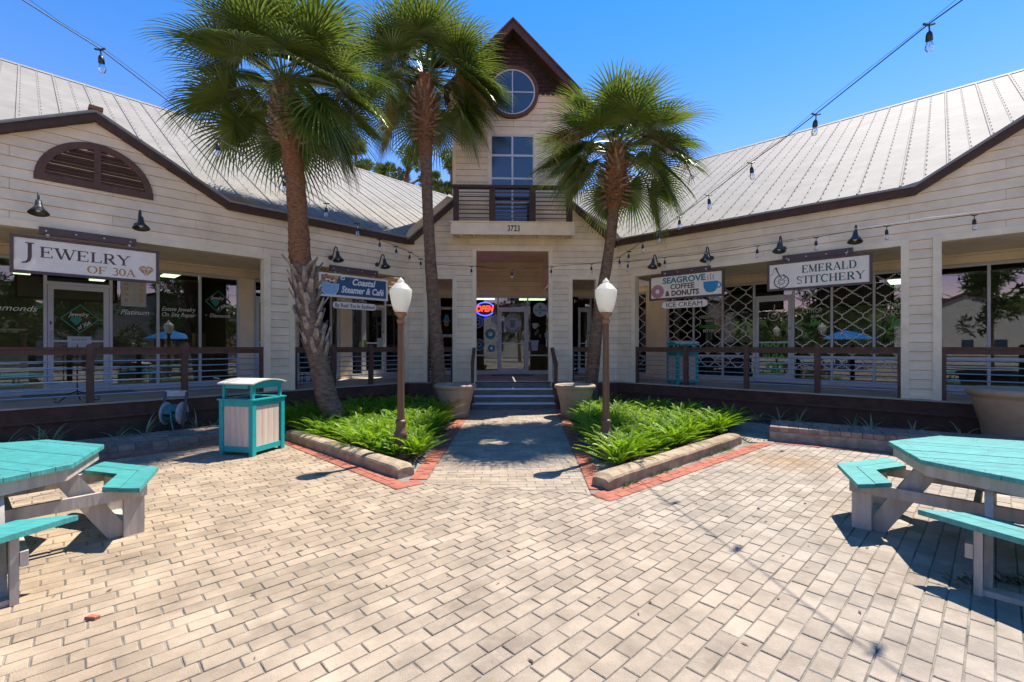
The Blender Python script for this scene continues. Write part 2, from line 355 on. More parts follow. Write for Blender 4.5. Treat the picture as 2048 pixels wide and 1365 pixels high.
def text(body, parent, m, x, z, y, size, width=None, shear=0., bold=0., name='lettering', align='CENTER', spacing=1., tilt=0., ext=.003):
    cu = bpy.data.curves.new('txt', 'FONT'); cu.body = body; cu.size = size; cu.shear = shear; cu.offset = bold; cu.extrude = ext
    cu.align_x = align; cu.space_character = spacing; cu.resolution_u = 3
    t = bpy.data.objects.new('txt', cu); C.objects.link(t)
    dg = bpy.context.evaluated_depsgraph_get(); me = bpy.data.meshes.new_from_object(t.evaluated_get(dg))
    bpy.data.objects.remove(t); bpy.data.curves.remove(cu)
    sx = 1.
    if width:
        xs = [v.co.x for v in me.vertices]; sx = width / max(1e-6, max(xs) - min(xs))
        cxm = (max(xs) + min(xs)) / 2 if align == 'CENTER' else 0
        for v in me.vertices: v.co.x = (v.co.x - cxm) * sx
    me.name = name; me.materials.clear(); me.materials.append(m)
    o = bpy.data.objects.new(name, me); C.objects.link(o); o.parent = parent; o.location = (x, y, z); o.rotation_euler = (R(90), tilt, 0)
    return o

# ------------------------------------------------------------------ serif letters (drawn as strokes)
def arcpts(cx, cz, rx, rz, a0, a1, n=12): return [(cx + rx * math.cos(R(a0 + (a1 - a0) * i / n)), cz + rz * math.sin(R(a0 + (a1 - a0) * i / n))) for i in range(n + 1)]
def glyph(ch):
    """returns (list of (pts, widths)), advance; cap height 1"""
    T, t, sf = .17, .065, .06
    st = lambda x: ([(x, 0), (x, 1)], T)
    ser = lambda x, z, w=.17: ([(x - w, z), (x + w, z)], sf)
    wv = lambda n, a, b_: [a + (b_ - a) * math.sin(math.pi * i / n) for i in range(n + 1)]
    if ch == 'J': return [([(.34, 1), (.34, .1), (.30, -.12), (.20, -.24), (.04, -.28)], [T, T, .15, .1, .07]), ser(.34, .97)], .58
    if ch == 'E': return [st(.2), ([(.05, .97), (.72, .97)], sf), ([(.05, .03), (.75, .03)], sf), ([(.2, .52), (.55, .52)], t), ([(.72, 1), (.72, .78)], t), ([(.75, 0), (.75, .24)], t), ([(.55, .64), (.55, .40)], t)], .88
    if ch == 'W': return [([(.12, 1), (.42, 0)], T), ([(.42, 0), (.66, .95)], t), ([(.62, 1), (.92, 0)], T), ([(.92, 0), (1.2, 1)], t), ser(.12, .97), ser(.64, .97, .14), ser(1.2, .97, .13)], 1.3
    if ch == 'L': return [st(.2), ser(.2, .97), ([(.05, .03), (.72, .03)], sf), ([(.72, 0), (.72, .28)], t)], .82
    if ch == 'R': return [st(.2), ([(.05, .97), (.45, .97)], sf), ser(.2, .03), (arcpts(.42, .73, .25, .24, 90, -90), wv(12, t, T)), ([(.2, .5), (.45, .5)], t), ([(.42, .5), (.78, 0)], T), ([(.72, .03), (.92, .03)], sf)], .95
    if ch == 'Y': return [([(.12, 1), (.46, .48)], T), ([(.46, .48), (.8, 1)], t), ([(.46, 0), (.46, .5)], T), ser(.46, .03), ser(.12, .97, .14), ser(.8, .97, .13)], .92
    if ch == 'O': return [(arcpts(.45, .5, .37, .46, 0, 360, 24), [t + (T - t) * abs(math.cos(2 * math.pi * i / 24)) for i in range(25)])], .92
    if ch == '0': return [(arcpts(.33, .5, .25, .46, 0, 360, 24), [t + (T - t) * abs(math.cos(2 * math.pi * i / 24)) for i in range(25)])], .68
    if ch == 'F': return [st(.2), ([(.05, .97), (.72, .97)], sf), ser(.2, .03), ([(.2, .52), (.55, .52)], t), ([(.72, 1), (.72, .78)], t), ([(.55, .64), (.55, .40)], t)], .8
    if ch == '3': return [(arcpts(.28, .74, .22, .23, 150, -90), wv(12, t, .15)), (arcpts(.28, .27, .26, .25, 90, -150), wv(12, t, T))], .64
    if ch == 'A': return [([(.12, 0), (.45, 1)], t), ([(.43, 1), (.80, 0)], T), ([(.22, .32), (.70, .32)], t), ser(.12, .03, .13), ser(.80, .03, .15)], .95
    if ch == 'M': return [([(.15, 0), (.15, 1)], t), ([(.15, 1), (.52, .05)], T), ([(.52, .05), (.9, 1)], t), ([(.9, 0), (.9, 1)], T), ser(.15, .03, .12), ser(.9, .03), ([(.0, .97), (.2, .97)], sf), ([(.88, .97), (1.05, .97)], sf)], 1.12
    if ch == 'D': return [st(.2), ([(.05, .97), (.45, .97)], sf), ([(.05, .03), (.45, .03)], sf), (arcpts(.42, .5, .38, .47, 90, -90, 16), wv(16, t, T))], .9
    if ch == 'S': return [(arcpts(.33, .73, .22, .23, 30, 270), wv(12, t, .14)), (arcpts(.33, .26, .25, .24, 90, -150), wv(12, .13, t)), ([(.53, .9), (.53, .68)], t)], .68
    if ch == 'T': return [([(.4, 0), (.4, 1)], T), ([(.04, .97), (.76, .97)], sf), ser(.4, .03), ([(.05, 1), (.05, .76)], t), ([(.75, 1), (.75, .76)], t)], .82
    if ch == 'I': return [st(.2), ser(.2, .97), ser(.2, .03)], .42
    if ch == 'C': return [(arcpts(.47, .5, .38, .47, 45, 315, 18), wv(18, t, T)), ([(.76, .95), (.76, .68)], t)], .86
    if ch == 'H': return [st(.2), st(.78), ser(.2, .97), ser(.2, .03), ser(.78, .97), ser(.78, .03), ([(.2, .5), (.78, .5)], t)], 1.0
    return [], .4
def serif(body, parent, m, x, z, y, h, width, bigfirst=1., name='lettering'):
    tot = sum(glyph(c)[1] * (bigfirst if i == 0 else 1) for i, c in enumerate(body)); k = width / tot; mb = B(); px = x - width / 2
    for i, c in enumerate(body):
        g, a = glyph(c); s_ = bigfirst if i == 0 else 1
        zo = z - (0 if i or bigfirst == 1 else h * .0)
        for pts, w in g:
            P = [(px + p[0] * k * s_, zo + p[1] * h * s_) for p in pts]
            kk = (k + h) / 2 * s_
            mb.stroke(P, [v * kk for v in w] if isinstance(w, list) else w * kk, y, y + .004)
        px += a * k * s_
    return mb.build(name, m, parent)

# ------------------------------------------------------------------ the three buildings
left = empty('shop_wing', (-W, 0, 0), R(45), 'tan clapboard left wing with jewelry store and seafood cafe behind its porch', 'building')
mid = empty('tower_building', (0, 0, 0), 0, 'tan clapboard middle building with tall narrow tower, round window and small balcony', 'building')
right = empty('shop_wing', (W, 0, 0), R(-45), 'tan clapboard right wing with stitchery shop and donut sign on its porch', 'building')
BD = {'L': left, 'C': mid, 'R': right}
DZ = .64          # deck height
EAVE = 4.40

def siding(par, x0, x1, z0, z1, holes=(), lim=None, y=0., name='siding_board', pitch=.17, m=None, joined=False, phase=.66, proud=.028):
    """lap siding: every course is a board of its own"""
    m = m or SID; cuts = sorted({z0, z1} | {h[2] for h in holes if z0 < h[2] < z1} | {h[3] for h in holes if z0 < h[3] < z1})
    k0 = math.floor((z0 - phase) / pitch); mbj = B(); cnt = 0
    back = B()
    k = k0
    while phase + k * pitch < z1 - 1e-4:
        a, b = phase + k * pitch, phase + (k + 1) * pitch; k += 1
        zs = [max(a, z0)] + [c for c in cuts if max(a, z0) + .012 < c < min(b, z1) - .012] + [min(b, z1)]
        for za, zb in zip(zs[:-1], zs[1:]):
            if zb - za < .008: continue
            zc = (za + zb) / 2; iv = [(x0, x1)]
            for hx0, hx1, hz0, hz1 in holes:
                if hz0 < zc < hz1:
                    nv = []
                    for p, r_ in iv:
                        if hx1 <= p or hx0 >= r_: nv.append((p, r_)); continue
                        if p < hx0: nv.append((p, hx0))
                        if hx1 < r_: nv.append((hx1, r_))
                    iv = nv
            for p, r_ in iv:
                if lim: la, ra = lim(za); lb, rb = lim(zb)
                else: la = lb = -1e9; ra = rb = 1e9
                xa0, xa1, xb0, xb1 = max(p, la), min(r_, ra), max(p, lb), min(r_, rb)
                if xa1 - xa0 < .02: continue
                if xb1 < xb0: xb0 = xb1 = (xb0 + xb1) / 2
                # split long runs into boards of about 3.6 m with staggered butt joints
                segs = []; L_ = 3.66; s0 = math.floor((xa0 - (k % 3) * 1.22) / L_) * L_ + (k % 3) * 1.22
                js = [xa0]; t = s0 + L_
                while t < xa1 - .3:
                    if t > xa0 + .3 and t < xb1 - .02 and t > xb0 + .02: js.append(t)
                    t += L_
                js.append(xa1)
                for i in range(len(js) - 1):
                    e0 = js[i] + (.002 if i else 0); e1 = js[i + 1] - (.002 if i < len(js) - 2 else 0)
                    t0 = e0 if i else xb0; t1 = e1 if i < len(js) - 2 else xb1
                    za_ = za + (.005 if za == a else 0); fa = (za_ - a) / pitch; fb = (zb - a) / pitch
                    ya = y - proud + (proud - .004) * fa; yb = y - proud + (proud - .004) * fb
                    mb = mbj if joined else B()
                    mb.add([(e0, ya, za_), (e1, ya, za_), (t1, yb, zb), (t0, yb, zb), (e0, y, za_), (e1, y, za_), (t1, y, zb), (t0, y, zb)],
                           [(0, 1, 2, 3), (0, 4, 5, 1), (4, 0, 3, 7), (1, 5, 6, 2), (3, 2, 6, 7)])
                    if not joined: mb.build(name, m, par)
                back.add([(xa0, y + .001, za), (xa1, y + .001, za), (xb1, y + .001, zb), (xb0, y + .001, zb), (xa0, y + .14, za), (xa1, y + .14, za), (xb1, y + .14, zb), (xb0, y + .14, zb)],
                         [(0, 1, 2, 3), (7, 6, 5, 4), (0, 4, 5, 1), (3, 2, 6, 7), (0, 3, 7, 4), (1, 5, 6, 2)])
    if joined: mbj.build(name, m, par)
    back.build('wall', GAPSHADE, par)
def trim_open(par, x0, x1, z0, z1, w=.10, wl=None, wr=None, y=-.04, dep=.17):
    wl = w if wl is None else wl; wr = w if wr is None else wr
    if wl: B().box(x0 - wl, x0, y, .0, z0, z1 + .10).build('trim_board', TRIM, par)
    if wr: B().box(x1, x1 + wr, y, .0, z0, z1 + .10).build('trim_board', TRIM, par)
    B().box(x0, x1, y + .002, .0, z1, z1 + .10).build('trim_board', TRIM, par)
    B().box(x0 - .002, x0 + .018, y - .003, dep, z0, z1 - .02).build('jamb', TRIM, par)
    B().box(x1 - .018, x1 + .002, y - .003, dep, z0, z1 - .02).build('jamb', TRIM, par)
    B().box(x0 - .002, x1 + .002, y - .003, dep, z1 - .02, z1 + .003).build('soffit', TRIM, par)

# --- wings: siding, gable, fascia
def gable_lim(gx0, px, gx1, pz, base):
    def f(z):
        if z <= base: return (-1e9, 1e9)
        t = (z - base) / (pz - base); return (gx0 + (px - gx0) * t, gx1 + (px - gx1) * t)
    return f
LO = [(-9.6, -3.64, DZ, 3.5), (-3.03, -.12, DZ, 3.5)]
RO = [(.54, 6.0, DZ, 3.5), (6.52, 11., DZ, 3.5)]
siding(left, -13.5, 0, DZ + .02, 5.5, LO, gable_lim(-8.33, -6.33, -4.33, 5.5, EAVE + .02))
siding(right, 0, 13.5, DZ + .02, 5.65, RO, gable_lim(6.18, 8.25, 10.3, 5.68, EAVE + .02))
trim_open(left, *LO[0], wl=.1, wr=.12); trim_open(left, *LO[1], wl=.1, wr=.10)
trim_open(right, *RO[0]); trim_open(right, *RO[1])
for par, x0, x1 in ((left, -3.50, -3.15), (right, 6.12, 6.40), (right, 0.02, .42)):
    B().box(x0 - .02, x1 + .02, -.034, -.0, DZ + .006, DZ + .075).build('trim_board', TRIM, par)

def fascia(par, pts, y0=-.14, name='fascia'):
    """brown board with grey drip edge above, following x,z points (bottom line)"""
    for (xa, za), (xb, zb) in zip(pts[:-1], pts[1:]):
        f = B(); f.xz([(xa, za), (xb, zb), (xb, zb + .125), (xa, za + .125)], y0, y0 + .04).xz([(xa, za), (xb, zb), (xb, zb + .02), (xa, za + .02)], y0 + .04, 0.); f.build(name, BROWN2, par)
        g = B(); g.xz([(xa, za + .127), (xb, zb + .127), (xb, zb + .165), (xa, za + .165)], y0 - .035, y0 + .06); g.build('drip_edge', FLASH, par)
fascia(left, [(-13.5, 4.38), (-8.33, 4.38), (-6.33, 5.44), (-4.33, 4.38), (.10, 4.38)])
fascia(right, [(-.10, 4.38), (6.18, 4.38), (8.25, 5.62), (10.3, 4.38), (13.5, 4.38)])

# --- metal roofs
TAN = .60; RB = 7.65
def roofz(y): return 4.545 + TAN * (y + .18)
def wing_roof(par, xs, far, gab):
    """panels .64 wide running from the eave to the ridge; xs: panel edges"""
    px, pz, g0, g1 = gab
    scr = B()
    for i in range(len(xs) - 1):
        a, b_ = xs[i], xs[i + 1]; y0 = -.18
        if min(a, b_) < far[0] + .01 or max(a, b_) > far[1] - .01:
            # beyond the inner corner the panels run only behind the middle front
            y0 = None
        ya = ycut(par, a); yb = ycut(par, b_)
        mb = B(); rib = []
        za, zb = roofz(ya), roofz(yb); zr = roofz(RB)
        mb.add([(a, ya, za), (b_, yb, zb), (b_, RB, zr), (a, RB, zr), (a, ya, za - .03), (b_, yb, zb - .03), (b_, RB, zr - .03), (a, RB, zr - .03)],
               [(0, 1, 2, 3), (7, 6, 5, 4), (0, 4, 5, 1), (1, 5, 6, 2), (3, 2, 6, 7), (0, 3, 7, 4)])
        for x, w_, h_ in ((a, .022, .024), ((a + b_) / 2, .010, .009)):
            yy = ya if x == a else (ya + yb) / 2
            z0_, z1_ = roofz(yy), roofz(RB - .02)
            mb.add([(x - w_, yy, z0_), (x + w_, yy, z0_), (x + w_ * .5, yy, z0_ + h_), (x - w_ * .5, yy, z0_ + h_),
                    (x - w_, RB - .02, z1_), (x + w_, RB - .02, z1_), (x + w_ * .5, RB - .02, z1_ + h_), (x - w_ * .5, RB - .02, z1_ + h_)],
                   [(0, 1, 2, 3), (0, 4, 5, 1)[::-1], (1, 5, 6, 2), (3, 2, 6, 7), (0, 3, 7, 4)])
        mb.build('roof_panel', ROOF, par)
        for x in (a + .035, (a + b_) / 2 + .022):
            y = ya + .12
            while y < RB - .1:
                z = roofz(y); scr.add([(x - .011, y - .014, z + .002), (x + .011, y - .014, z + .002), (x + .011, y + .014, z + .019), (x - .011, y + .014, z + .019), (x, y, z + .028)],
                                      [(0, 1, 4), (1, 2, 4), (2, 3, 4), (3, 0, 4)]); y += .29
    scr.build('roof_screw', SCREW, par, kind='stuff')
    # ridge cap and the far slope
    x0, x1 = min(xs), max(xs); zr = roofz(RB)
    B().add([(x0, RB - .16, zr - .075), (x1, RB - .16, zr - .075), (x1, RB, zr + .035), (x0, RB, zr + .035), (x1, RB + .16, zr - .06), (x0, RB + .16, zr - .06)], [(0, 1, 2, 3), (3, 2, 4, 5)]).build('ridge_cap', ROOF, par)
    B().add([(x0, RB + .01, zr - .01), (x1, RB + .01, zr - .01), (x1, 2 * RB, roofz(0) - .2), (x0, 2 * RB, roofz(0) - .2)], [(0, 3, 2, 1)]).build('rear_roof_slope', ROOF, par)
def ycut(par, x):
    if par is left: w = Vector((-W + x * q, x * q)); s = 1
    else: w = Vector((W + x * q, -x * q)); s = -1
    if (par is left and x <= 0.15) or (par is right and x >= -0.15):
        g0, g1 = (-8.4, -4.0) if par is left else (6.0, 10.4)
        return .15 if g0 < x < g1 else -.18
    # along (back dir) until world y >= .12
    d = abs(x); return d + .17
wing_roof(left, [-.32 * 2 * k + .42 for k in range(-12, 22)], (-99, 99), (-6.33, 5.6, -8.33, -4.33))
wing_roof(right, [.64 * k - .42 for k in range(-12, 22)], (-99, 99), (8.25, 5.8, 6.18, 10.3))
def gable_roof(par, gx0, px, gx1, pz, base=4.55, y0=-.18, name='gable_roof_slope'):
    yb = (pz - roofz(0)) / TAN + .2
    for gx, s_ in ((gx0, -1), (gx1, 1)):
        B().add([(gx, y0, base), (px, y0, pz), (px, yb, pz), (gx, .05, base), (gx, y0, base - .03), (px, y0, pz - .03), (px, yb, pz - .03), (gx, .05, base - .03)],
                [(0, 1, 2, 3), (7, 6, 5, 4), (0, 4, 5, 1), (1, 5, 6, 2), (2, 6, 7, 3), (3, 7, 4, 0)]).build(name, ROOF, par)
gable_roof(left, -8.33, -6.33, -4.33, 5.615)
gable_roof(right, 6.18, 8.25, 10.3, 5.80)
B().box(-6.42, -6.24, -.2, .05, 5.60, 5.66).build('ridge_end_cap', mat('rusty_cap', (.22, .10, .05), .8, .4, 20), left)

# --- half-round louvred vent in the left gable
def vent():
    cx, cz, r = -6.30, 4.31, .76; f = B()
    f.ring(cx, cz, r - .11, r, -.055, -.0, 0, 180, 28).box(cx - r, cx + r, -.056, 0, cz - .02, cz + .09).box(cx - .045, cx + .045, -.058, -.0, cz + .09, cz + r - .09)
    v = f.build('vent', BROWN, left)
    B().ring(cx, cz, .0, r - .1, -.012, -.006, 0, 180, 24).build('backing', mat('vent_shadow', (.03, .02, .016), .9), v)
    z = cz + .10
    while z < cz + r - .14:
        h = math.sqrt(max(0, (r - .11) ** 2 - (z + .02 - cz) ** 2))
        for s_ in (-1, 1):
            a, b_ = (cx - h, cx - .045) if s_ < 0 else (cx + .045, cx + h)
            if b_ - a > .03: B().add([(a, -.05, z), (b_, -.05, z), (b_, -.016, z + .045), (a, -.016, z + .045), (a, -.044, z - .008), (b_, -.044, z - .008)], [(0, 1, 2, 3), (0, 4, 5, 1)]).build('slat', BROWN, v)
        z += .047
vent()

# --- porch floors, skirts, ceilings, shop fronts
SB = 2.60; CB = 3.50
for par, x0, x1 in ((left, -13.5, 0.), (right, 0., 13.5)):
    s = 1 if par is right else -1
    # boards parallel to the wall
    dk = B(); y = -.035; n_ = 0
    while y < SB + .1:
        xe = y * 1.0
        lo, hi = (x0, x1 + max(0, y * .6)) if par is left else (x0 - max(0, y * .6), x1)
        B().box(lo, hi, y, y + .134, DZ - .03, DZ - (.001 if n_ % 2 else .0)).build('deck_board', DECK, par); y += .14; n_ += 1
    B().box(x0, x1, .0, .05, .40, DZ - .031).build('skirt_board', SKIRT, par)
    B().box(x0, x1, -.03, .05, .362, .40).build('skirt_ledge', BROWN, par)
    B().box(x0, x1, .012, .05, -.05, .362).build('skirt_board', SKIRT, par)
    B().box(x0, x1, .145, SB + .05, 3.60, 3.64).build('porch_ceiling', SID, par)
siding(left, -13.5, 2.3, 3.36, 3.60, (), None, SB, joined=True)
siding(right, -2.3, 13.5, 3.36, 3.60, (), None, SB, joined=True)
siding(left, -13.5, 2.3, 3.64, 4.4, (), None, SB + .2, joined=True)

def pane(par, x0, x1, z0, z1, y, m=None, name='pane'):
    return B().box(x0, x1, y, y + .008, z0, z1).build(name, m or GLASS, par)
def mull(par, x, z0, z1, y, w=.05, d=.09): return B().box(x - w / 2, x + w / 2, y - d / 2, y + d / 2, z0, z1).build('mullion', ALU, par)
def shopfront(par, edges, y, z1=3.36, bars=None, zb=DZ, door=None, header=2.95, sill=.13):
    """edges: x of mullions; door=(xa,xb,hinge) replaced by a glazed door with transom"""
    tb = z1
    for x in edges: mull(par, x, zb, z1, y)
    for a, b_ in zip(edges[:-1], edges[1:]):
        a_, b2 = a + .026, b_ - .026
        B().box(a_, b2, y - .04, y + .04, z1 - .05, z1).build('head_rail', ALU, par)
        if door and abs(a - door[0]) < .02:
            B().box(a_, b2, y - .042, y + .042, header - .03, header + .03).build('transom_bar', ALU, par)
            pane(par, a_, b2, header + .03, z1 - .05, y - .004)
            d = B(); w = .085; dy0, dy1 = y - .03, y + .02; h0, h1 = zb + .012, header - .034; xa, xb = a_ + .008, b2 - .008
            d.box(xa, xa + w, dy0, dy1, h0, h1).box(xb - w, xb, dy0, dy1, h0, h1).box(xa + w, xb - w, dy0, dy1, h1 - .09, h1).box(xa + w, xb - w, dy0, dy1, h0, h0 + .19)
            d.box(xa + w, xb - w, dy0 - .02, dy1, 1.70, 1.735)
            do = d.build('door', ALU, par)
            pane(do, xa + w, xb - w, h0 + .19, h1 - .09, y - .008)
            hx = xa + .045 if door[2] < 0 else xb - .045
            hs_ = 1 if door[2] < 0 else -1
            B().tube([(hx, dy0, 1.62), (hx, dy0 - .06, 1.62), (hx, dy0 - .06, 1.92), (hx, dy0, 1.92)], .012, 6).build('handle', ALU, do)
            B().box(hx - .012, hx + .012, dy0 - .004, dy0, 2.05, 2.12).build('lock', BLACK, do)
        else:
            B().box(a_, b2, y - .04, y + .04, zb, zb + sill).build('sill', ALU, par)
            zz = zb + sill
            if bars:
                B().box(a_, b2, y - .038, y + .038, bars - .025, bars + .025).build('transom_bar', ALU, par)
                pane(par, a_, b2, zz, bars - .025, y - .004); zz = bars + .025
            pane(par, a_, b2, zz, z1 - .05, y - .004)
Ldoor = (-6.87, -5.87, -1); shopfront(left, [-11.2, -9.8, -8.35, -6.87, -5.87, -5.05, -4.23, -3.40], SB, door=Ldoor, header=2.9)
B().box(-3.375, -3.05, SB - .08, SB + .1, DZ, 3.36).build('pillar', TRIM, left)
shopfront(left, [-3.02, -2.3], SB, door=(-3.02, 0, 1), header=2.9)
siding(left, -2.27, -1.92, DZ + .02, 3.36, (), None, SB - .05, joined=True)
shopfront(left, [-1.90, -.95, -.74], SB)
B().box(-.71, -.34, SB - .12, SB + .1, DZ, 3.36).build('pillar', TRIM, left)
shopfront(left, [-.31, .06, .86, 1.75], SB, door=(.06, 0, 1), header=2.9)
B().box(1.77, 2.5, SB - .04, SB + .1, DZ, 3.36).build('pillar', TRIM, left)
B().box(-.42, .26, SB - .08, SB + .1, DZ, 3.36).build('pillar', TRIM, right)
B().box(-2.5, -1.1, SB - .04, SB + .1, DZ, 3.36).build('pillar', TRIM, right)
shopfront(right, [-1.08, -.42], SB)
Rdoor = (2.76, 3.70, 1); shopfront(right, [.29, 1.09, 1.93, 2.76, 3.70, 4.54, 5.37, 6.20], SB, bars=1.34, door=Rdoor, header=2.95)
B().box(6.225, 6.38, SB - .04, SB + .1, DZ, 3.36).build('pillar', TRIM, right)
shopfront(right, [6.40, 7.26, 8.12, 9.0], SB, bars=1.34)
# --- middle porch
for y in [k * .14 - .02 for k in range(0, 26)]:
    B().box(-2.95 - y * 0, 2.95, y, y + .134, DZ - .032, DZ - .002).build('deck_board', DECK, mid)
B().box(-2.87, -1.08, .0, .05, .40, DZ - .03).build('skirt_board', SKIRT, mid); B().box(1.06, 2.87, .0, .05, .40, DZ - .03).build('skirt_board', SKIRT, mid)
B().box(-2.87, -1.08, .012, .05, -.05, .398).build('skirt_board', SKIRT, mid); B().box(1.06, 2.87, .012, .05, -.05, .398).build('skirt_board', SKIRT, mid)
CO = [(-2.37, -1.65, DZ, 3.47), (-1.04, .98, DZ, 4.24), (1.60, 2.28, DZ, 3.47)]
glim = lambda z: (-1e9, 1e9) if z < 4.42 else (-(2.80 - (z - 4.42) / .90), 2.80 - (z - 4.42) / .90)
siding(mid, -2.87, 2.87, DZ + .02, 5.5, CO + [(-1.67, 1.60, 4.86, 5.6)], glim)
for a in CO: trim_open(mid, *a, w=.09)
for x0, x1 in ((-2.85, -2.46), (-1.56, -1.13), (1.07, 1.51), (2.37, 2.85)): B().box(x0, x1, -.034, 0, DZ + .006, DZ + .075).build('trim_board', TRIM, mid)
shopfront(mid, [-3.0, -2.45, -1.35, -.42, .62, 1.50, 2.36], CB, bars=1.30, door=(-.42, 0, -1), header=2.95)
shopfront(mid, [2.36, 2.84, 3.0], CB, door=(2.36, 0, 1), header=2.95)
shopfront(mid, [1.50, 2.36], CB, header=2.95)
siding(mid, -3.05, 3.05, 3.36, 4.6, (), None, CB, joined=True)
B().box(-1.2, 1.14, .145, CB + .05, 4.58, 4.62).build('porch_ceiling', SID, mid)
B().box(-1.24, -1.2, .145, CB, 3.6, 4.6).build('bulkhead', SID, mid); B().box(1.14, 1.18, .145, CB, 3.6, 4.6).build('bulkhead', SID, mid)
for s in (-1, 1): B().box(min(s * 1.25, s * 2.9), max(s * 1.25, s * 2.9), .145, CB, 3.603, 3.637).build('porch_ceiling', SID, mid)
# lower gable rakes of the middle building
def rake(par, x0, z0, x1, z1, y0=-.16, h=.15, m=None, name='rake_board', over=True):
    m = m or BROWN2
    B().xz([(x0, z0), (x1, z1), (x1, z1 + h), (x0, z0 + h)], y0, y0 + .045).xz([(x0, z0), (x1, z1), (x1, z1 + .03), (x0, z0 + .03)], y0 + .045, .0).build(name, m, par)
rake(mid, -2.80, 4.38, -1.60, 5.46); rake(mid, 1.53, 5.46, 2.80, 4.32)
for s in (-1, 1):   # sloping metal roof behind the rakes, up to the tower side
    xa, xb = (-2.86, -1.60) if s < 0 else (2.86, 1.53)
    B().add([(xa, -.19, 4.50), (xb, -.19, 5.63), (xb, 1.9, 5.63), (xa, .0, 4.50), (xa, -.19, 4.47), (xb, -.19, 5.60), (xb, 1.9, 5.60), (xa, .0, 4.47)],
            [(0, 1, 2, 3), (7, 6, 5, 4), (0, 4, 5, 1), (1, 5, 6, 2), (2, 6, 7, 3)]).build('gable_roof_slope', ROOF, mid)
# --- tower
TX0, TX1 = -1.67, 1.60; TC = -.035
tl = lambda z: (-1e9, 1e9) if z < 8.62 else (TC - (1.64 - (z - 8.62) / 1.04), TC + (1.64 - (z - 8.62) / 1.04))
siding(mid, TX0 + .09, TX1 - .09, 4.86, 8.56, [(-.72, .65, 4.86, 7.51)], y=-.002)
B().xz([(TX0, 4.6), (TX1, 4.6), (TX1, 8.6), (TC, 10.25), (TX0, 8.6)], .14, .2).build('wall', SID, mid)
B().box(TX0, TX0 + .09, -.03, .14, 4.8, 8.58).build('trim_board', TRIM, mid); B().box(TX1 - .09, TX1, -.03, .14, 4.8, 8.58).build('trim_board', TRIM, mid)
for s_, x in ((-1, TX0), (1, TX1)):
    B().box(min(x, x - s_ * .04), max(x, x - s_ * .04), .14, 3.6, 4.6, 8.6).build('side_wall', SID, mid)
# scalloped shingles in the tower gable
k = 0; z = 8.52; shm = []
while z < 10.15:
    half = 1.68 - max(0, z + .05 - 8.62) / 1.04
    n_ = int(half * 2 / .14) + 1
    for i in range(n_):
        x = TC - half + (i + .5 * (k % 2)) * .14
        if x + .07 > TC + half: continue
        w = .067; sh = B(); yb = -.055 + .0
        poly = [(x - w, z + .13), (x - w, z + .02), (x - w * .6, z - .015), (x, z - .03), (x + w * .6, z - .015), (x + w, z + .02), (x + w, z + .13)]
        sh.add([(p[0], -.05 + (p[1] - z) * .28, p[1]) for p in poly] + [(p[0], -.036 + (p[1] - z) * .28, p[1]) for p in poly],
               [tuple(range(7))] + [(i_, i_ + 7, (i_ + 1) % 7 + 7, (i_ + 1) % 7) for i_ in range(7)])
        sh.build('shingle', SHING, mid)
    z += .105; k += 1
B().xz([(TX0, 8.5), (TX1, 8.5), (TX1, 8.6), (TC, 10.25), (TX0, 8.6)], -.012, .1).build('gable_wall', SHING, mid)
# rakes and tower roof
for s in (-1, 1):
    xe = TC + s * 1.82; ze = 8.33; pzk = 10.20
    for nm, y0, y1, h0, h1, m_ in (('rake_board', -.50, -.45, -.20, .02, BROWN2), ('rake_cap', -.54, -.46, .022, .075, BROWN), ('tower_roof_slope', -.45, 4.2, .0, .05, BROWN)):
        pts = [(xe, ze + h0), (TC, pzk + h0), (TC, pzk + h1), (xe, ze + h1)]
        B().xz(pts if s < 0 else pts[::-1], y0, y1).build(nm, m_, mid)
    B().xz([(xe, ze - .16), (TC, pzk - .16), (TC, pzk - .13), (xe, ze - .13)] if s < 0 else [(xe, ze - .13), (TC, pzk - .13), (TC, pzk - .16), (xe, ze - .16)], -.45, .0).build('rake_soffit', BROWN2, mid)
    B().box(min(TC + s * 1.60, TC + s * 1.78), max(TC + s * 1.60, TC + s * 1.78), -.44, 3.6, 8.30, 8.34).build('eave_soffit', TRIM, mid)
# round window
rw = B().ring(TC - .0, 8.55, .62, .715, -.105, 0, 0, 360, 48).build('round_window', BROWN, mid)
B().ring(TC, 8.55, .585, .62, -.09, -.0, 0, 360, 48).box(TC - .014, TC + .014, -.085, -.065, 7.95, 9.15).box(TC - .6, TC + .6, -.0855, -.065, 8.536, 8.564).build('frame', ALU, rw)
B().disc(TC, 8.55, .60, -.07, -.062, 40).build('pane', TGLASS, rw)
# tall tower window, two by four panes
wn = B().box(-.72, -.62, -.035, 0, 4.88, 7.41).box(.55, .65, -.035, 0, 4.88, 7.41).box(-.72, .65, -.037, 0, 7.41, 7.51).build('tall_window', TRIM, mid)
zs_ = [4.88, 5.58, 6.21, 6.84, 7.41]; xs_ = [-.62, -.035, .55]
for i in range(2):
    for j in range(4):
        B().box(xs_[i] + .022, xs_[i + 1] - .022, -.006, .004, zs_[j] + .025, zs_[j + 1] - .025).build('pane', TGLASS, wn)
fr = B()
for x in xs_: fr.box(x - .024, x + .024, -.028, .02, 4.88, 7.41)
for z in zs_[1:4]: fr.box(-.6, .53, -.025, .02, z - .027, z + .027)
fr.box(-.6, .53, -.026, .02, 7.36, 7.41); fr.build('frame', ALU, wn)
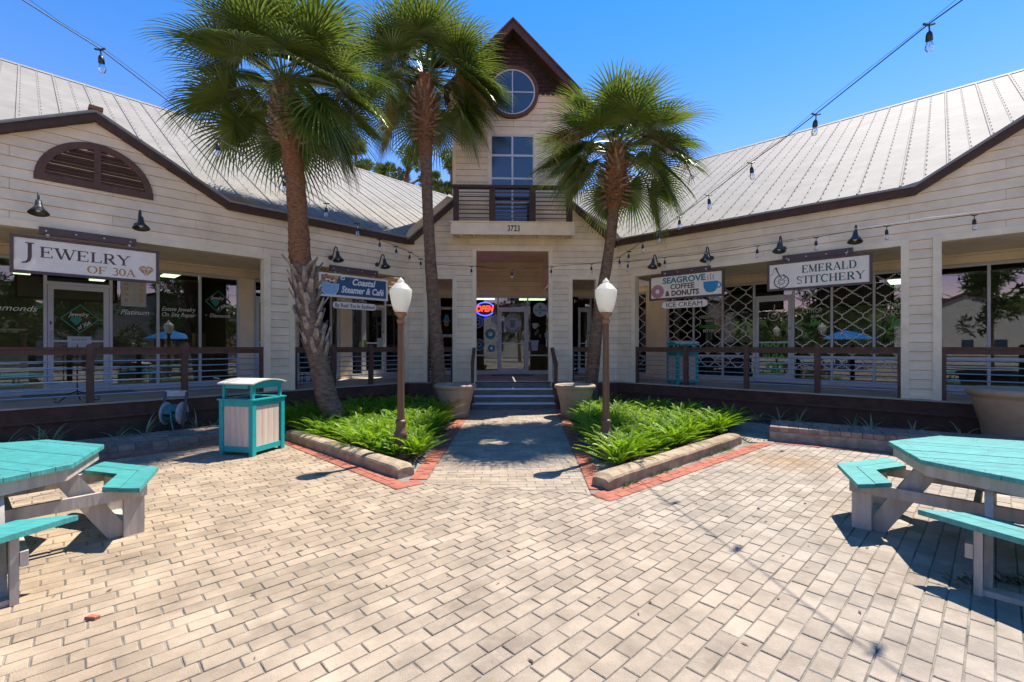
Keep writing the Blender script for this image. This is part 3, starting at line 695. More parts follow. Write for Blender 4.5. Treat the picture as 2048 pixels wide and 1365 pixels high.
# balcony
bal = B().box(-1.66, 1.59, -.585, -.545, 4.535, 4.845).box(-1.69, 1.62, -.62, .0, 4.847, 4.875).build('balcony', TRIM, mid)
B().box(-1.66, -1.62, -.545, 0, 4.56, 4.846).box(1.55, 1.59, -.545, 0, 4.56, 4.846).build('side_board', TRIM, bal)
B().box(-1.62, 1.55, -.545, -.0, 4.80, 4.846).build('floor', TRIM, bal)
for k in range(9): B().box(-1.44 + k * .345, -1.40 + k * .345, -.54, -.0, 4.555, 4.80).build('joist', TRIM, bal)
nmb = text('3723', bal, BLKP, -.02, 4.625, -.589, .22, .32, bold=.003)
for x0, x1 in ((-1.60, -1.46), (-.66, -.50), (.40, .56), (1.38, 1.53)): B().box(x0, x1, -.575, -.44, 4.875, 5.76).build('railing_post', BROWN2, bal)
B().box(-1.62, 1.55, -.60, -.42, 5.76, 5.83).build('top_rail', BROWN2, bal)
for k in range(7): B().box(-1.60, 1.53, -.515, -.485, 4.98 + k * .112, 5.0 + k * .112).build('railing_rod', BROWN, bal)

# --- rooms behind the glass
def room(par, x0, x1, y0, depth, lights, tilt=0):
    y1 = y0 + depth
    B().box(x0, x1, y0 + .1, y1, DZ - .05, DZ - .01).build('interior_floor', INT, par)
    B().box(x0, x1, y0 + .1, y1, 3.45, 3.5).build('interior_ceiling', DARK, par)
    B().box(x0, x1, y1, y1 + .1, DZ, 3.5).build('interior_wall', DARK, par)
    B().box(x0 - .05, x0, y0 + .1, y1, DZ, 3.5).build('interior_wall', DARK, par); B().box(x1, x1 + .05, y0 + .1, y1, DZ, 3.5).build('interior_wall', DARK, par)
    for lx, ly, lw, ll in lights: B().box(lx - lw / 2, lx + lw / 2, ly - ll / 2, ly + ll / 2, 3.41, 3.448).build('ceiling_light', FLUO, par)
room(left, -13, -3.1, SB, 4.5, [(-9.5, 3.8, .3, 1.2), (-8.4, 3.8, .3, 1.2), (-7.2, 3.9, .3, 1.2), (-6.0, 4.2, .3, 1.2), (-8.4, 5.6, .3, 1.2), (-7.2, 5.6, .3, 1.2), (-4.6, 3.6, .3, 1.1), (-5.8, 5.8, .3, 1.2)])
room(left, -3.0, 1.75, SB, 3.2, [])
room(right, -1.0, 6.3, SB, 4.5, [(4.4, 4.5, .5, .5), (5.6, 5.6, .3, 1.0)])
room(right, 6.4, 12, SB, 4.5, [(8.6, 3.8, .3, 1.1), (8.6, 5.0, .3, 1.1), (9.6, 4.4, .3, 1.1)])
room(mid, -2.9, 2.9, CB, 4.0, [(-1.0, 4.9, .9, .4), (.9, 5.1, 1.0, .35)])
# shelves and counters, seen dimly
rnd = random.Random(3)
def shelves(par, x0, x1, y, n, cols, zt=2.6):
    for k in range(n):
        z = DZ + .25 + k * (zt - DZ) / n
        B().box(x0, x1, y, y + .3, z, z + .025).build('shelf', INT, par)
        for c in cols:
            g = B()
            x = x0 + .03
            while x < x1 - .1:
                w = rnd.uniform(.05, .14)
                if rnd.random() < 1.2 / len(cols): g.box(x, x + w * .85, y + .03, y + .22, z + .027, z + rnd.uniform(.1, .27))
                x += w
            if g.v: g.build('goods', c, par, kind='stuff')
shelves(right, .4, 2.9, 5.6, 6, [mat('yarn_a', (.25, .16, .12), .8), mat('yarn_b', (.30, .27, .22), .8), mat('yarn_c', (.10, .12, .16), .8), mat('yarn_d', (.28, .08, .06), .8)])
shelves(right, 3.9, 6.1, 5.8, 5, [MATS['yarn_a'], MATS['yarn_b'], MATS['yarn_c']])
shelves(left, -12, -8.0, 5.8, 4, [MATS['yarn_b'], MATS['yarn_a']])
B().box(-9.3, -7.1, 3.6, 4.2, DZ, 1.55).box(-9.3, -7.1, 3.55, 4.25, 1.95, 1.98).build('display_case', WHITE, left)
B().box(-5.0, -3.6, 4.0, 4.6, DZ, 1.62).build('counter', mat('counter_wood', (.30, .20, .12), .6), left)
B().box(-4.1, -3.85, 3.7, 3.95, 1.62, 1.95).build('wooden_box', mat('box_wood', (.36, .22, .10), .6), left)
B().box(-1.8, 1.6, 5.6, 6.1, DZ, 1.7).build('counter', MATS['counter_wood'], mid)

# ------------------------------------------------------------------ steps
st = empty('steps', (0, 0, 0), 0, 'grey wooden steps with pale nosing strips leading up to the middle porch', 'steps')
NOSE = mat('pale_nosing', (.80, .82, .85), .5, .15, 14, .1, 40); RIS = mat('weathered_riser', (.24, .20, .165), .85, .3, 9, .3, 40, stretch=(.4, 1, 3))
for i in range(4):
    z = DZ - .16 * i; y = -.28 * i; xl, xr = -1.06 - .012 * i, 1.02 + .012 * i
    if i: B().box(xl, xr, y + .012, y + .28, z - .04, z - .002).build('tread', DECK, st)
    B().box(xl, xr, y - .02, y + .03, z - .036, z + .006).build('nosing', NOSE, st)
    B().box(xl, xr, y + .0, y + .03, z - .16, z - .038).build('riser', RIS, st)
for x in (-1.14, 1.07): B().add([(x, .0, 0), (x + .045, .0, 0), (x + .045, -.92, 0), (x, -.92, 0), (x, .0, .60), (x + .045, .0, .60), (x + .045, -.92, .10), (x, -.92, .10)],
                          [(0, 1, 2, 3), (4, 7, 6, 5), (0, 4, 5, 1), (1, 5, 6, 2), (2, 6, 7, 3), (3, 7, 4, 0)]).build('stringer', BROWN, st)

# ------------------------------------------------------------------ ground
def clip(poly, a, b, c):
    """keep the part where a*x + b*y >= c"""
    out = []
    for i in range(len(poly)):
        p, r_ = poly[i], poly[(i + 1) % len(poly)]; dp = a * p[0] + b * p[1] - c; dr = a * r_[0] + b * r_[1] - c
        if dp >= 0: out.append(p)
        if dp * dr < 0: t = dp / (dp - dr); out.append((p[0] + (r_[0] - p[0]) * t, p[1] + (r_[1] - p[1]) * t))
    return out
def area(p): return abs(sum(p[i][0] * p[(i + 1) % len(p)][1] - p[(i + 1) % len(p)][0] * p[i][1] for i in range(len(p)))) / 2
def inside(x, y, poly):
    c = False; n = len(poly)
    for i in range(n):
        x1, y1 = poly[i]; x2, y2 = poly[(i + 1) % n]
        if (y1 > y) != (y2 > y) and x < (x2 - x1) * (y - y1) / (y2 - y1) + x1: c = not c
    return c
def scrsize(x, y):
    dx, dy = x - CAM.x, y - CAM.y; d = dx * sy + dy * cy
    if d < 1.6: return 0
    u = 1024 + F * (dx * cy - dy * sy) / d; v = 694 + F * 1.6 / d
    if u < -60 or u > 2110 or v > 1400: return 0
    return F / d
B().add([(-120, -160, -.12), (120, -160, -.12), (120, 120, -.12), (-120, 120, -.12)], [(0, 1, 2, 3)]).build('ground', ASPH, kind='structure')
B().add([(-16, -6.5, -.02), (-2.2, -7.3, -.02), (0, -8, -.02), (2, -7.6, -.02), (16, -9, -.02), (16, 6, -.02), (-16, 6, -.02)], [(0, 1, 2, 3, 4, 5, 6)]).build('mulch_bed', MULCH, kind='structure')

# court outline (front edge of the beds and ledges)
NL = (-4.42, -4.42); TL = (-1.58, -7.39); PL = (-1.30, -7.17); PR = (.56, -7.62); TR = (.71, -7.86); NR = (4.14, -5.13); ER = (7.2, -7.12)
EL = (-9.6, -9.6)
BEDL = [EL, NL, TL, PL, (-1.09, -.9), (-1.09, 3), (-20, 3), (-20, -9.6)]
BEDR = [PR, TR, NR, ER, (20, -15.2), (20, 3), (1.04, 3), (1.02, -.9)]
bounce_pav = B().add([(-16, -24, -.003), (16, -24, -.003), (16, -12.9, -.003), (-16, -12.9, -.003)], [(0, 1, 2, 3)]).build('pavement', PAV, kind='structure')  # unseen sheet behind the camera, added to bounce light onto the facades
court = B().add([(-11, -14, -.006), (10, -14, -.006), (10, -4.3, -.006), (-11, -4.3, -.006)], [(0, 1, 2, 3)]).build('pavement', SAND, kind='structure')
path_o = B().add([(-1.45, -7.6, -.0055), (.8, -7.7, -.0055), (1.2, -.80, -.0055), (-1.25, -.80, -.0055)], [(0, 1, 2, 3)]).build('path', SAND, kind='structure')
rnd = random.Random(11)
def lay(items, par, m, name, joint=.005, top=0., near=300, ins=.004, dep=.04, hv=.0022):
    items = [p for p in items if len(p) > 2 and area(p) > .0007]
    def key(p): return -scrsize(sum(a[0] for a in p) / len(p), sum(a[1] for a in p) / len(p))
    items.sort(key=key); rest = B()
    for i, p in enumerate(items):
        n = len(p); cx = sum(a[0] for a in p) / n; cy_ = sum(a[1] for a in p) / n
        z = top + rnd.uniform(-hv, hv); sx_, sy_ = rnd.uniform(-.006, .006), rnd.uniform(-.006, .006)
        pp = [(a[0] - cx, a[1] - cy_) for a in p]
        M = Matrix.Translation((cx, cy_, z)) @ Matrix.Rotation(sx_, 4, 'X') @ Matrix.Rotation(sy_, 4, 'Y')
        if sum(pp[j][0] * pp[(j + 1) % n][1] - pp[(j + 1) % n][0] * pp[j][1] for j in range(n)) < 0: pp.reverse()
        if i < near and key(p) < 0:
            o = B().prism(pp, -dep, 0, ins).build(name, m, par); o.matrix_local = M
        else: rest.prism(pp, -dep, 0, ins, M=M)
    if rest.v: rest.build(name, m, par, kind='stuff')
# running bond laid at 41 degrees
th = R(41.5); ux, uy = math.cos(th), math.sin(th); items = []
PLn, PWd = .214, .107
for r_ in range(-110, 130):
    wob = rnd.uniform(-.03, .03); yy = r_ * PWd
    for c_ in range(-60, 70):
        xx = (c_ + .5 * (r_ % 2)) * PLn + wob; wx = -.4 + xx * ux - yy * uy; wy = -9.0 + xx * uy + yy * ux
        if wx < -10 or wx > 9 or wy < -12.9 or wy > -4.3: continue
        if inside(wx, wy, BEDL) or inside(wx, wy, BEDR):
            # keep only stones that reach past the outline
            if all(inside(wx + dx, wy + dy, BEDL) or inside(wx + dx, wy + dy, BEDR) for dx, dy in ((.16, 0), (-.16, 0), (0, .16), (0, -.16))): continue
        gl, gw = PLn - rnd.uniform(.006, .015), PWd - rnd.uniform(.006, .011)
        P_ = [(wx + a * ux * gl / 2 - b_ * uy * gw / 2, wy + a * uy * gl / 2 + b_ * ux * gw / 2) for a, b_ in ((-1, -1), (1, -1), (1, 1), (-1, 1))]
        # stop at the mouth of the path
        a_, b_ = (PR[1] - PL[1]), -(PR[0] - PL[0]); cc = a_ * PL[0] + b_ * PL[1]
        if PL[0] - .3 < wx < PR[0] + .3: P_ = clip(P_, a_, b_, cc)
        items.append(P_)
lay(items, court, PAV, 'paver')
# path: courses straight across
items = []
lx = lambda y: -1.29 + (y + 7.17) * (.20 / 6.2); rx = lambda y: .56 + (y + 7.62) * (.46 / 6.7)
for r_ in range(0, 64):
    y = -7.72 + r_ * .107
    for c_ in range(-9, 9):
        x = (c_ + .5 * (r_ % 2)) * .214 + rnd.uniform(-.006, .006); g = rnd.uniform(.005, .009)
        P_ = [(x - .107 + g / 2, y - .0535 + g / 2), (x + .107 - g / 2, y - .0535 + g / 2), (x + .107 - g / 2, y + .0535 - g / 2), (x - .107 + g / 2, y + .0535 - g / 2)]
        P_ = clip(P_, -a_, -b_, -cc + .01)
        if len(P_) < 3: continue
        P_ = clip(P_, 1, 0, lx(y)); 
        if len(P_) > 2: P_ = clip(P_, -1, 0, -rx(y))
        if y > -.86: continue
        items.append(P_)
lay(items, path_o, PAV, 'paver')
# red brick borders: two stretcher courses
bord = B().add([(-.001, 0, -.5), (.001, 0, -.5), (0, .001, -.5)], [(0, 1, 2)]).build('brick_border', SAND, kind='structure')
def border(a, b, inward, n=2, w=.098, par=bord):
    a = Vector(a); b = Vector(b); d = (b - a); L_ = d.length; d.normalize(); nrm = Vector(inward).normalized(); out = []
    for r_ in range(n):
        s0 = -.1 * (r_ % 2)
        while s0 < L_ - .01:
            s1 = min(s0 + .205, L_); s_ = max(s0, 0); g = .004
            p = a + nrm * (r_ * (w + .004))
            if s1 - s_ > .03: out.append([tuple(p + d * (s_ + g)), tuple(p + d * (s1 - g)), tuple(p + d * (s1 - g) + nrm * w), tuple(p + d * (s_ + g) + nrm * w)])
            s0 += .21
    m_ = B(); P0, P1, P2, P3 = a - nrm * .004, b - nrm * .004, b + nrm * (n * w + .012), a + nrm * (n * w + .012)
    m_.add([(P0.x, P0.y, .0022), (P1.x, P1.y, .0022), (P2.x, P2.y, .0022), (P3.x, P3.y, .0022)], [(0, 1, 2, 3)]).build('mortar', SAND, par)
    return out
items = border(TL, NL, (q, q)) + border(NL, (-8.0, -8.0), (-q, q)) + border(PL, TL, (-.62, .79)) \
      + border((lx(-6.9) - .02, -7.0), (lx(-1) - .01, -1.2), (-1, .03)) + border((rx(-7.4) + .01, -7.45), (rx(-1) + .01, -1.2), (1, -.06)) \
      + border(PR, TR, (.84, .54)) + border(TR, NR, (-.61, .79)) + border(NR, ER, (.545, .838), 2)
lay(items, bord, REDB, 'brick', top=.0085, near=300, dep=.03)
# raised brick ledges with walkway stones
def ledge(name, p0, d, n, L_, Wd, h, label, rows, stl, base):
    t = empty(name, (p0[0], p0[1], 0), math.atan2(d[1], d[0]), label, 'ledge')
    s_ = 1 if n > 0 else -1
    b_ = B().box(0, L_, min(.02 * s_, Wd * s_), max(.02 * s_, Wd * s_), -.05, h - base).build('footing', CONC, t)
    B().box(0.01, L_ - .01, min(.03 * s_, (Wd - .01) * s_), max(.03 * s_, (Wd - .01) * s_), h - base, h - .012).build('bedding', SAND, t)
    k = 0; cnt = 0
    for r_ in range(rows):
        wr = Wd / rows; x = -stl * .5 * (r_ % 2)
        while x < L_:
            a, b2 = max(x, 0), min(x + stl, L_)
            if b2 - a > .04:
                o = B().prism([(a + .004, min(s_ * r_ * wr, s_ * (r_ + 1) * wr) + .004), (b2 - .004, min(s_ * r_ * wr, s_ * (r_ + 1) * wr) + .004), (b2 - .004, max(s_ * r_ * wr, s_ * (r_ + 1) * wr) - .004), (a + .004, max(s_ * r_ * wr, s_ * (r_ + 1) * wr) - .004)], h - (.075 if r_ == 0 else .02), h + rnd.uniform(-.002, .002), .005)
                o.build('paver', LEDGEP, t); cnt += 1
            x += stl
    return t
ledge('brick_ledge', (-4.42 - .16, -4.42 + .16), (-q, -q), -1, 5.6, 1.12, .13, 'low reddish paver ledge beside the hose reel and left wing', 7, .2, .075)
ledge('brick_ledge', (4.05 + .12, -5.13 + .20), (.838, -.545), 1, 4.2, .86, .25, 'raised grey paver ledge on concrete in front of the right wing', 2, .14, .085)
sw = B().prism([(3.75, -5.05), (4.14, -5.12), (5.2, -3.2), (4.2, -2.6)], -.02, .012).build('concrete_pad', CONC, kind='structure')

# concrete curbs with rounded tops
def curb(p0, p1, n, label):
    d = Vector((p1[0] - p0[0], p1[1] - p0[1])); L_ = d.length; t = empty('concrete_curb', (*p0, 0), math.atan2(d.y, d.x), label, 'curb', 'rounded concrete curbs of the fern beds')
    mb = B(); N = 48; prof = [(0, -.02), (0.0, .115), (.015, .14), (.05, .156), (.13, .163), (.20, .156), (.25, .135), (.27, .08), (.27, -.02)]
    for i in range(N + 1):
        x = L_ * i / N; e = min(x, L_ - x); sc = 1 if e > .08 else .72 + .28 * e / .08
        for y, z in prof:
            w = noise.noise(Vector((x * 3 + p0[0], y * 6, z * 6))) * .007
            mb.v.append((x + (0 if 0 < i < N else w), (.115 + (y - .115) * (sc * .5 + .5) + w) * n, max(-.02, z * sc + w * .5)))
    k = len(prof)
    for i in range(N):
        for j in range(k - 1):
            f = (i * k + j, i * k + j + 1, (i + 1) * k + j + 1, (i + 1) * k + j); mb.f.append(f if n > 0 else f[::-1])
    mb.f.append(tuple(range(k))); mb.f.append(tuple(reversed(range(N * k, N * k + k))))
    mb.build('kerbstone', mat('kerb', (.42, .315, .205), .9, .3, 8, .7, 70, dirt=.7), t)
    return t
curb((-1.66, -6.98), (-4.15, -4.50), -1, 'rounded concrete curb along the left fern bed beside the teal bin')
curb((.80, -7.50), (3.62, -5.10), 1, 'rounded concrete curb along the right fern bed')
# loose bark over the beds
def chips(poly, n, name, label, zmin=.0, zmax=.03, m=CHIP, s=(.012, .045)):
    xs = [p[0] for p in poly]; ys = [p[1] for p in poly]; mb = B(); c = 0
    while c < n:
        x, y = rnd.uniform(min(xs), max(xs)), rnd.uniform(min(ys), max(ys))
        if not inside(x, y, poly): continue
        a, b_, h = rnd.uniform(*s), rnd.uniform(.006, .018), .004
        M = Matrix.Translation((x, y, rnd.uniform(zmin, zmax))) @ Matrix.Rotation(rnd.uniform(0, 6.3), 4, 'Z') @ Matrix.Rotation(rnd.uniform(-.5, .5), 4, 'Y') @ Matrix.Rotation(rnd.uniform(-.6, .6), 4, 'X')
        mb.add([M @ Vector(p) for p in ((-a, -b_, 0), (a, -b_ * .7, 0), (a * .9, b_, 0), (-a, b_ * .8, 0), (0, 0, h))], [(0, 1, 4), (1, 2, 4), (2, 3, 4), (3, 0, 4)]); c += 1
    return tag(mb.build(name, m, kind='stuff'), label, 'mulch')
MBL = [(-1.75, -6.75), (-1.55, -6.8), (-1.42, -1.2), (-2.9, -.05), (-6.5, -3.6), (-5.2, -3.6), (-4.55, -4.0), (-4.1, -4.3)]
MBR = [(.95, -7.25), (3.45, -5.15), (4.3, -3.3), (4.6, -3.0), (8.4, -6.0), (7.6, -5.0), (2.9, -.05), (1.35, -1.2), (1.12, -6.9)]
chips(MBL, 9000, 'bark_mulch', 'brown bark mulch under the ferns of the left bed')
chips(MBR, 11000, 'bark_mulch', 'brown bark mulch under the ferns of the right bed')
chips([(-3.0, -.15), (-9.0, -6.1), (-9.6, -5.5), (-3.2, .0)], 2500, 'bark_mulch', 'pale bark mulch strip between the left deck and the paver ledge')

# ------------------------------------------------------------------ ferns
def frond(mb, base, az, el, L_, w, r_):
    d = Vector((math.cos(az), math.sin(az), 0)); up = Vector((0, 0, 1)); side = Vector((-d.y, d.x, 0)); p = Vector(base); e = el; N = 12; pts = []
    for i in range(N + 1):
        pts.append((p.copy(), e)); p = p + (d * math.cos(e) + up * math.sin(e)) * (L_ / N); e -= (el - .12) / N
    tw = r_.uniform(-.4, .4)
    for i in range(2, N + 1):
        p, e = pts[i]; t = i / N; ll = w * math.sin(math.pi * min(1, .18 + t * .86)) ** .6 * (1 if t < .97 else .5)
        tang = d * math.cos(e) + up * math.sin(e); nrm = d * -math.sin(e) + up * math.cos(e)
        for s_ in (-1, 1):
            for h in (0, .5):
                pp = p - tang * (L_ / N * h); dd = (side * s_ + tang * .42 + nrm * (.30 + tw * s_ * .5)).normalized(); wd = tang * .0145 + nrm * .006 * s_
                l2 = ll * r_.uniform(.85, 1.1); mid_ = pp + dd * l2 * .55; tip = pp + dd * l2 - up * l2 * .12
                mb.add([pp, mid_ + wd, tip, mid_ - wd], [(0, 1, 2), (0, 2, 3)])
    return mb
def fernbed(poly, n, label, seed, hf):
    r_ = random.Random(seed); xs = [p[0] for p in poly]; ys = [p[1] for p in poly]; mb = B(); c = 0; pts = []; tries = 0
    while c < n and tries < 60000:
        tries += 1
        x, y = r_.uniform(min(xs), max(xs)), r_.uniform(min(ys), max(ys))
        if not inside(x, y, poly) or any((x - a) ** 2 + (y - b_) ** 2 < .30 ** 2 for a, b_ in pts): continue
        pts.append((x, y)); c += 1; sz = hf(x, y) * r_.uniform(.72, 1.22); k = r_.randint(20, 26); a0 = r_.uniform(0, 6)
        for i in range(k):
            ring = i / k; el = R(86) - ring * R(58) + r_.uniform(-.12, .12)
            frond(mb, (x + r_.uniform(-.03, .03), y + r_.uniform(-.03, .03), .02), a0 + i * 2.4, el, sz * (.85 + .1 * ring) * r_.uniform(.85, 1.15), .068, r_)
    return tag(mb.build('fern_bed', FERN, kind='stuff'), label, 'ferns')
FL = [(-1.78, -6.30), (-1.58, -6.2), (-1.6, -3.0), (-1.75, -1.5), (-3.0, -.75), (-5.0, -2.7), (-4.55, -3.5), (-4.25, -3.75), (-3.45, -4.65), (-2.35, -5.75)]
FRR = [(1.12, -6.55), (1.45, -6.35), (2.2, -5.6), (3.2, -4.75), (3.95, -4.1), (4.15, -3.7), (3.6, -2.6), (2.9, -1.5), (1.7, -1.6), (1.35, -3.2), (1.12, -5.2)]
fernbed(FL, 95, 'bright green ferns filling the left bed around the left lamp post', 5, lambda x, y: .62)
fernbed(FRR, 88, 'bright green ferns filling the right bed around the right lamp post', 6, lambda x, y: .62)

# striped spider plants along the decks
def spider(u, v, fr, back, sz, seed, label, nb=14, name='spider_plant'):
    x, z = onwall(fr, u, v, back); p = toworld(fr, x, back, 0); r_ = random.Random(seed)
    t = B()
    for i in range(nb):
        az = r_.uniform(0, 6.28); el = R(r_.uniform(35, 85)); L_ = sz * r_.uniform(.85, 1.45); d = Vector((math.cos(az), math.sin(az), 0)); P_ = Vector((0, 0, 0)); e = el; N = 5; s_ = Vector((-d.y, d.x, 0)); vs = []
        for k in range(N + 1):
            w = .019 * (1 - (k / N) ** 1.5) + .001; vs += [P_ - s_ * w, P_ + s_ * w]; P_ = P_ + (d * math.cos(e) + Vector((0, 0, 1)) * math.sin(e)) * L_ / N; e -= .22
        t.add(vs, [(2 * k, 2 * k + 1, 2 * k + 3, 2 * k + 2) for k in range(N)])
    o = t.build(name, SPID, loc=p); tag(o, label, 'plant', 'striped grassy plants along the porch skirts'); return o
for a in ((10, 865, 'L', -.5, .36, 1, 'striped spider plant at the left picture edge behind the picnic table'),
          (80, 862, 'L', -.5, .40, 2, 'striped spider plant left of a taller one behind the left picnic table top'), (103, 862, 'L', -.48, .42, 3, 'tall striped spider plant behind the far edge of the left picnic table top'),
          (236, 866, 'L', -.45, .38, 4, 'small leaning spider plant between the left picnic table and the hose reel'), (292, 866, 'L', -.5, .42, 5, 'spreading striped spider plant just left of the hose reel'),
          (393, 846, 'L', -.45, .38, 6, 'upright yellow-green plant just right of the hose reel'), (426, 843, 'L', -.4, .26, 7, 'wispy small plant against the skirt just left of the teal bin'),
          (1447, 838, 'R', -.7, .30, 8, 'striped plant at the right end of the right fern bed'), (1515, 832, 'R', -.6, .36, 9, 'pair of broad striped plant clumps left of the stitchery steps ledge'),
          (1560, 838, 'R', -.6, .36, 10, 'dark green striped plant behind the left end of the raised ledge'), (1598, 846, 'R', -.65, .34, 11, 'dark green clump beside the back corner of the raised ledge'),
          (1707, 852, 'R', -.6, .30, 12, 'short striped plant behind the middle of the raised ledge'), (1743, 858, 'R', -.65, .36, 13, 'spiky pale striped plant behind the right half of the raised ledge'),
          (1826, 868, 'R', -.6, .34, 14, 'leaning striped plant behind the far corner of the right picnic table'), (1923, 866, 'R', -.5, .32, 15, 'upright striped plant left of the big right hand pot')):
    spider(*a[:6], a[6])
# weeds in the joints
wd_ = B(); r_ = random.Random(4)
for k in range(170):
    t = r_.random(); x, y = (.95 + 2.3 * t, -7.42 + 1.95 * t) if k < 110 else (3.8 + r_.uniform(-.2, .3), -4.95 + r_.uniform(-.1, .25)) if k < 130 else (2.9 + r_.uniform(-.3, .3), -9.55 + r_.uniform(-.05, .05))
    if k < 110 and noise.noise(Vector((t * 9, 0, 3))) < -.05: continue
    for j in range(4):
        a = r_.uniform(0, 6.3); l = r_.uniform(.015, .05); wd_.add([(x, y, .0), (x + math.cos(a) * l - .006, y + math.sin(a) * l, l * .8), (x + math.cos(a) * l * 1.3, y + math.sin(a) * l * 1.3 + .006, l * .7)], [(0, 1, 2)])
tag(wd_.build('weeds', TREEL, kind='stuff'), 'small weeds growing in the joint along the right curb', 'weeds')
lv = B(); r_ = random.Random(9)
for k in range(260):
    x, y = r_.uniform(-6, 6), r_.uniform(-12, -5.2)
    if inside(x, y, BEDL) or inside(x, y, BEDR): continue
    a = r_.uniform(0, 6.28); l = r_.uniform(.008, .028); w_ = l * r_.uniform(.15, .5); M = Matrix.Translation((x, y, .004)) @ Matrix.Rotation(a, 4, 'Z') @ Matrix.Rotation(r_.uniform(-.3, .3), 4, 'X')
    lv.add([M @ Vector(p) for p in ((-l, 0, 0), (0, -w_, .002), (l, 0, .003), (0, w_, .002))], [(0, 1, 2, 3)])
tag(lv.build('leaf_litter', CHIP, kind='stuff'), 'tiny dry leaves and bark bits scattered over the pavers', 'leaf litter')
tag(B().prism([(-.035, -.014), (.03, -.02), (.04, .006), (-.02, .016)], 0, .02, .004).build('brick_chip', REDB, loc=(-2.83, -9.78, .0), smooth=False), 'small red brick chip lying on the pavers at lower left', 'brick chip')

# ------------------------------------------------------------------ railings
def railing(fr, xs, y, label, group=None, ends=(True, True)):
    """xs: post centres; first and last are plain end posts"""
    o = toworld(fr, xs[0], y, DZ); t = empty('porch_railing', o, FROT[fr], label, 'railing', group); x0 = xs[0]
    for i, x in enumerate(xs):
        x -= x0
        if (i == 0 and ends[0]) or (i == len(xs) - 1 and ends[1]):
            B().box(x - .04, x + .04, -.045, .045, 0, .955).build('post', BROWN, t)
        else:
            b = B().box(x - .05, x + .05, -.055, .045, 0, .955)
            pr = [(x - .05, .955), (x + .05, .955), (x + .046, .985), (x + .025, 1.008), (x, 1.015), (x - .025, 1.008), (x - .046, .985)]
            b.xz(pr, -.055, .045); b.build('post', BROWN, t)
    a, b_ = 0, xs[-1] - x0
    for i in range(len(xs) - 1):
        p, r_ = xs[i] - x0 + .041, xs[i + 1] - x0 - .041
        if i > 0: p += .01
        if i < len(xs) - 2: r_ -= .01
        B().box(p, r_, -.03, .03, .825, .92).build('rail_board', BROWN, t)
        B().box(p, r_, -.055, .05, .922, .953).build('rail_cap', BROWN, t)
        for k in range(6):
            z = .135 + .116 * k; B().tube([(p, 0, z), (r_, 0, z)], .0115, 8).build('rod', ROD, t)
    return t
railing('L', [-9.55, -7.75, -6.39, -5.05, -3.68], .03, 'long brown steel-rod railing in front of the jewelry store')
railing('L', [-2.99, -2.1, -1.11, -.16], .03, 'brown steel-rod railing in front of the seafood cafe')
railing('R', [.58, 1.91, 3.30, 4.66, 5.97], .03, 'brown steel-rod railing in front of the stitchery')
railing('R', [6.56, 7.95, 9.3, 10.7], .03, 'brown porch railing with steel rods behind the big pot at the right edge')
railing('C', [-2.34, -1.68], .03, 'narrow brown porch railing left of the steps behind the middle palm trunk')
railing('C', [1.63, 2.25], .03, 'narrow brown porch railing right of the steps behind the right palm trunk')
for s, lb in ((-1, 'sloping brown handrail on the left side of the steps'), (1, 'sloping brown handrail on the right side of the steps')):
    x = -1.08 if s < 0 else 1.055; t = empty('stair_rail', (x, 0, 0), 0, lb, 'handrail', 'handrails of the steps')
    ya, yb, za, zb = -.02, -.86, 1.54, 1.10
    B().box(-.04, .04, yb - .05, yb + .04, .16, zb + .01).build('post', BROWN, t)
    B().add([(-.045, ya, za), (.045, ya, za), (.045, yb - .08, zb), (-.045, yb - .08, zb), (-.045, ya, za + .045), (.045, ya, za + .045), (.045, yb - .08, zb + .045), (-.045, yb - .08, zb + .045)],
            [(0, 1, 2, 3), (4, 7, 6, 5), (0, 4, 5, 1), (1, 5, 6, 2), (2, 6, 7, 3), (3, 7, 4, 0)]).build('hand_rail', BROWN, t)
    B().add([(-.025, ya, za - .1), (.025, ya, za - .1), (.025, yb, zb - .1), (-.025, yb, zb - .1), (-.025, ya, za), (.025, ya, za), (.025, yb, zb), (-.025, yb, zb)],
            [(0, 1, 2, 3), (4, 7, 6, 5), (0, 4, 5, 1), (1, 5, 6, 2), (2, 6, 7, 3), (3, 7, 4, 0)]).build('rail_board', BROWN, t)
    for k in range(5): B().tube([(0, ya, za - .2 - .12 * k), (0, yb, zb - .2 - .12 * k)], .011, 8).build('rod', ROD, t)

# ------------------------------------------------------------------ signs
def hbracket(t, xs, z0):
    for x in xs: B().tube([(x, .0, z0), (x, .0, z0 + .05)], .008, 6).box(x - .02, x + .02, -.012, .012, z0 + .04, z0 + .055).build('hook', ALU, t)
def sign(fr, x0, x1, z0, z1, y, label, face=SIGNW, frame=SBROWN, fw=.045, hb=None, tilt=0):
    cx = (x0 + x1) / 2; w = (x1 - x0) / 2; h = z1 - z0; o = toworld(fr, cx, y, z0)
    t = empty('shop_sign', o, FROT[fr], label, 'sign')
    B().box(-w, w, -.02, .02, 0, h).build('panel', face, t)
    f = B().box(-w, -w + fw, -.034, .034, 0, h).box(w - fw, w, -.034, .034, 0, h).box(-w + fw, w - fw, -.033, .033, 0, fw).box(-w + fw, w - fw, -.033, .033, h - fw, h)
    f.build('frame', frame, t); hbracket(t, (-w * .55, w * .55), h)
    if hb:
        b_ = B().box(hb[0] - cx, hb[1] - cx, .035, .095, hb[2] - z0, hb[3] - z0); ob = b_.build('header_board', SBROWN, t)
        sc = B()
        for k in range(4):
            x = hb[0] - cx + .08 + (hb[1] - hb[0] - .16) * k / 3; sc.box(x - .01, x + .01, .028, .035, hb[2] - z0 + .05, hb[2] - z0 + .07)
        sc.build('screws', ALU, ob)
    return t
Y = -.024
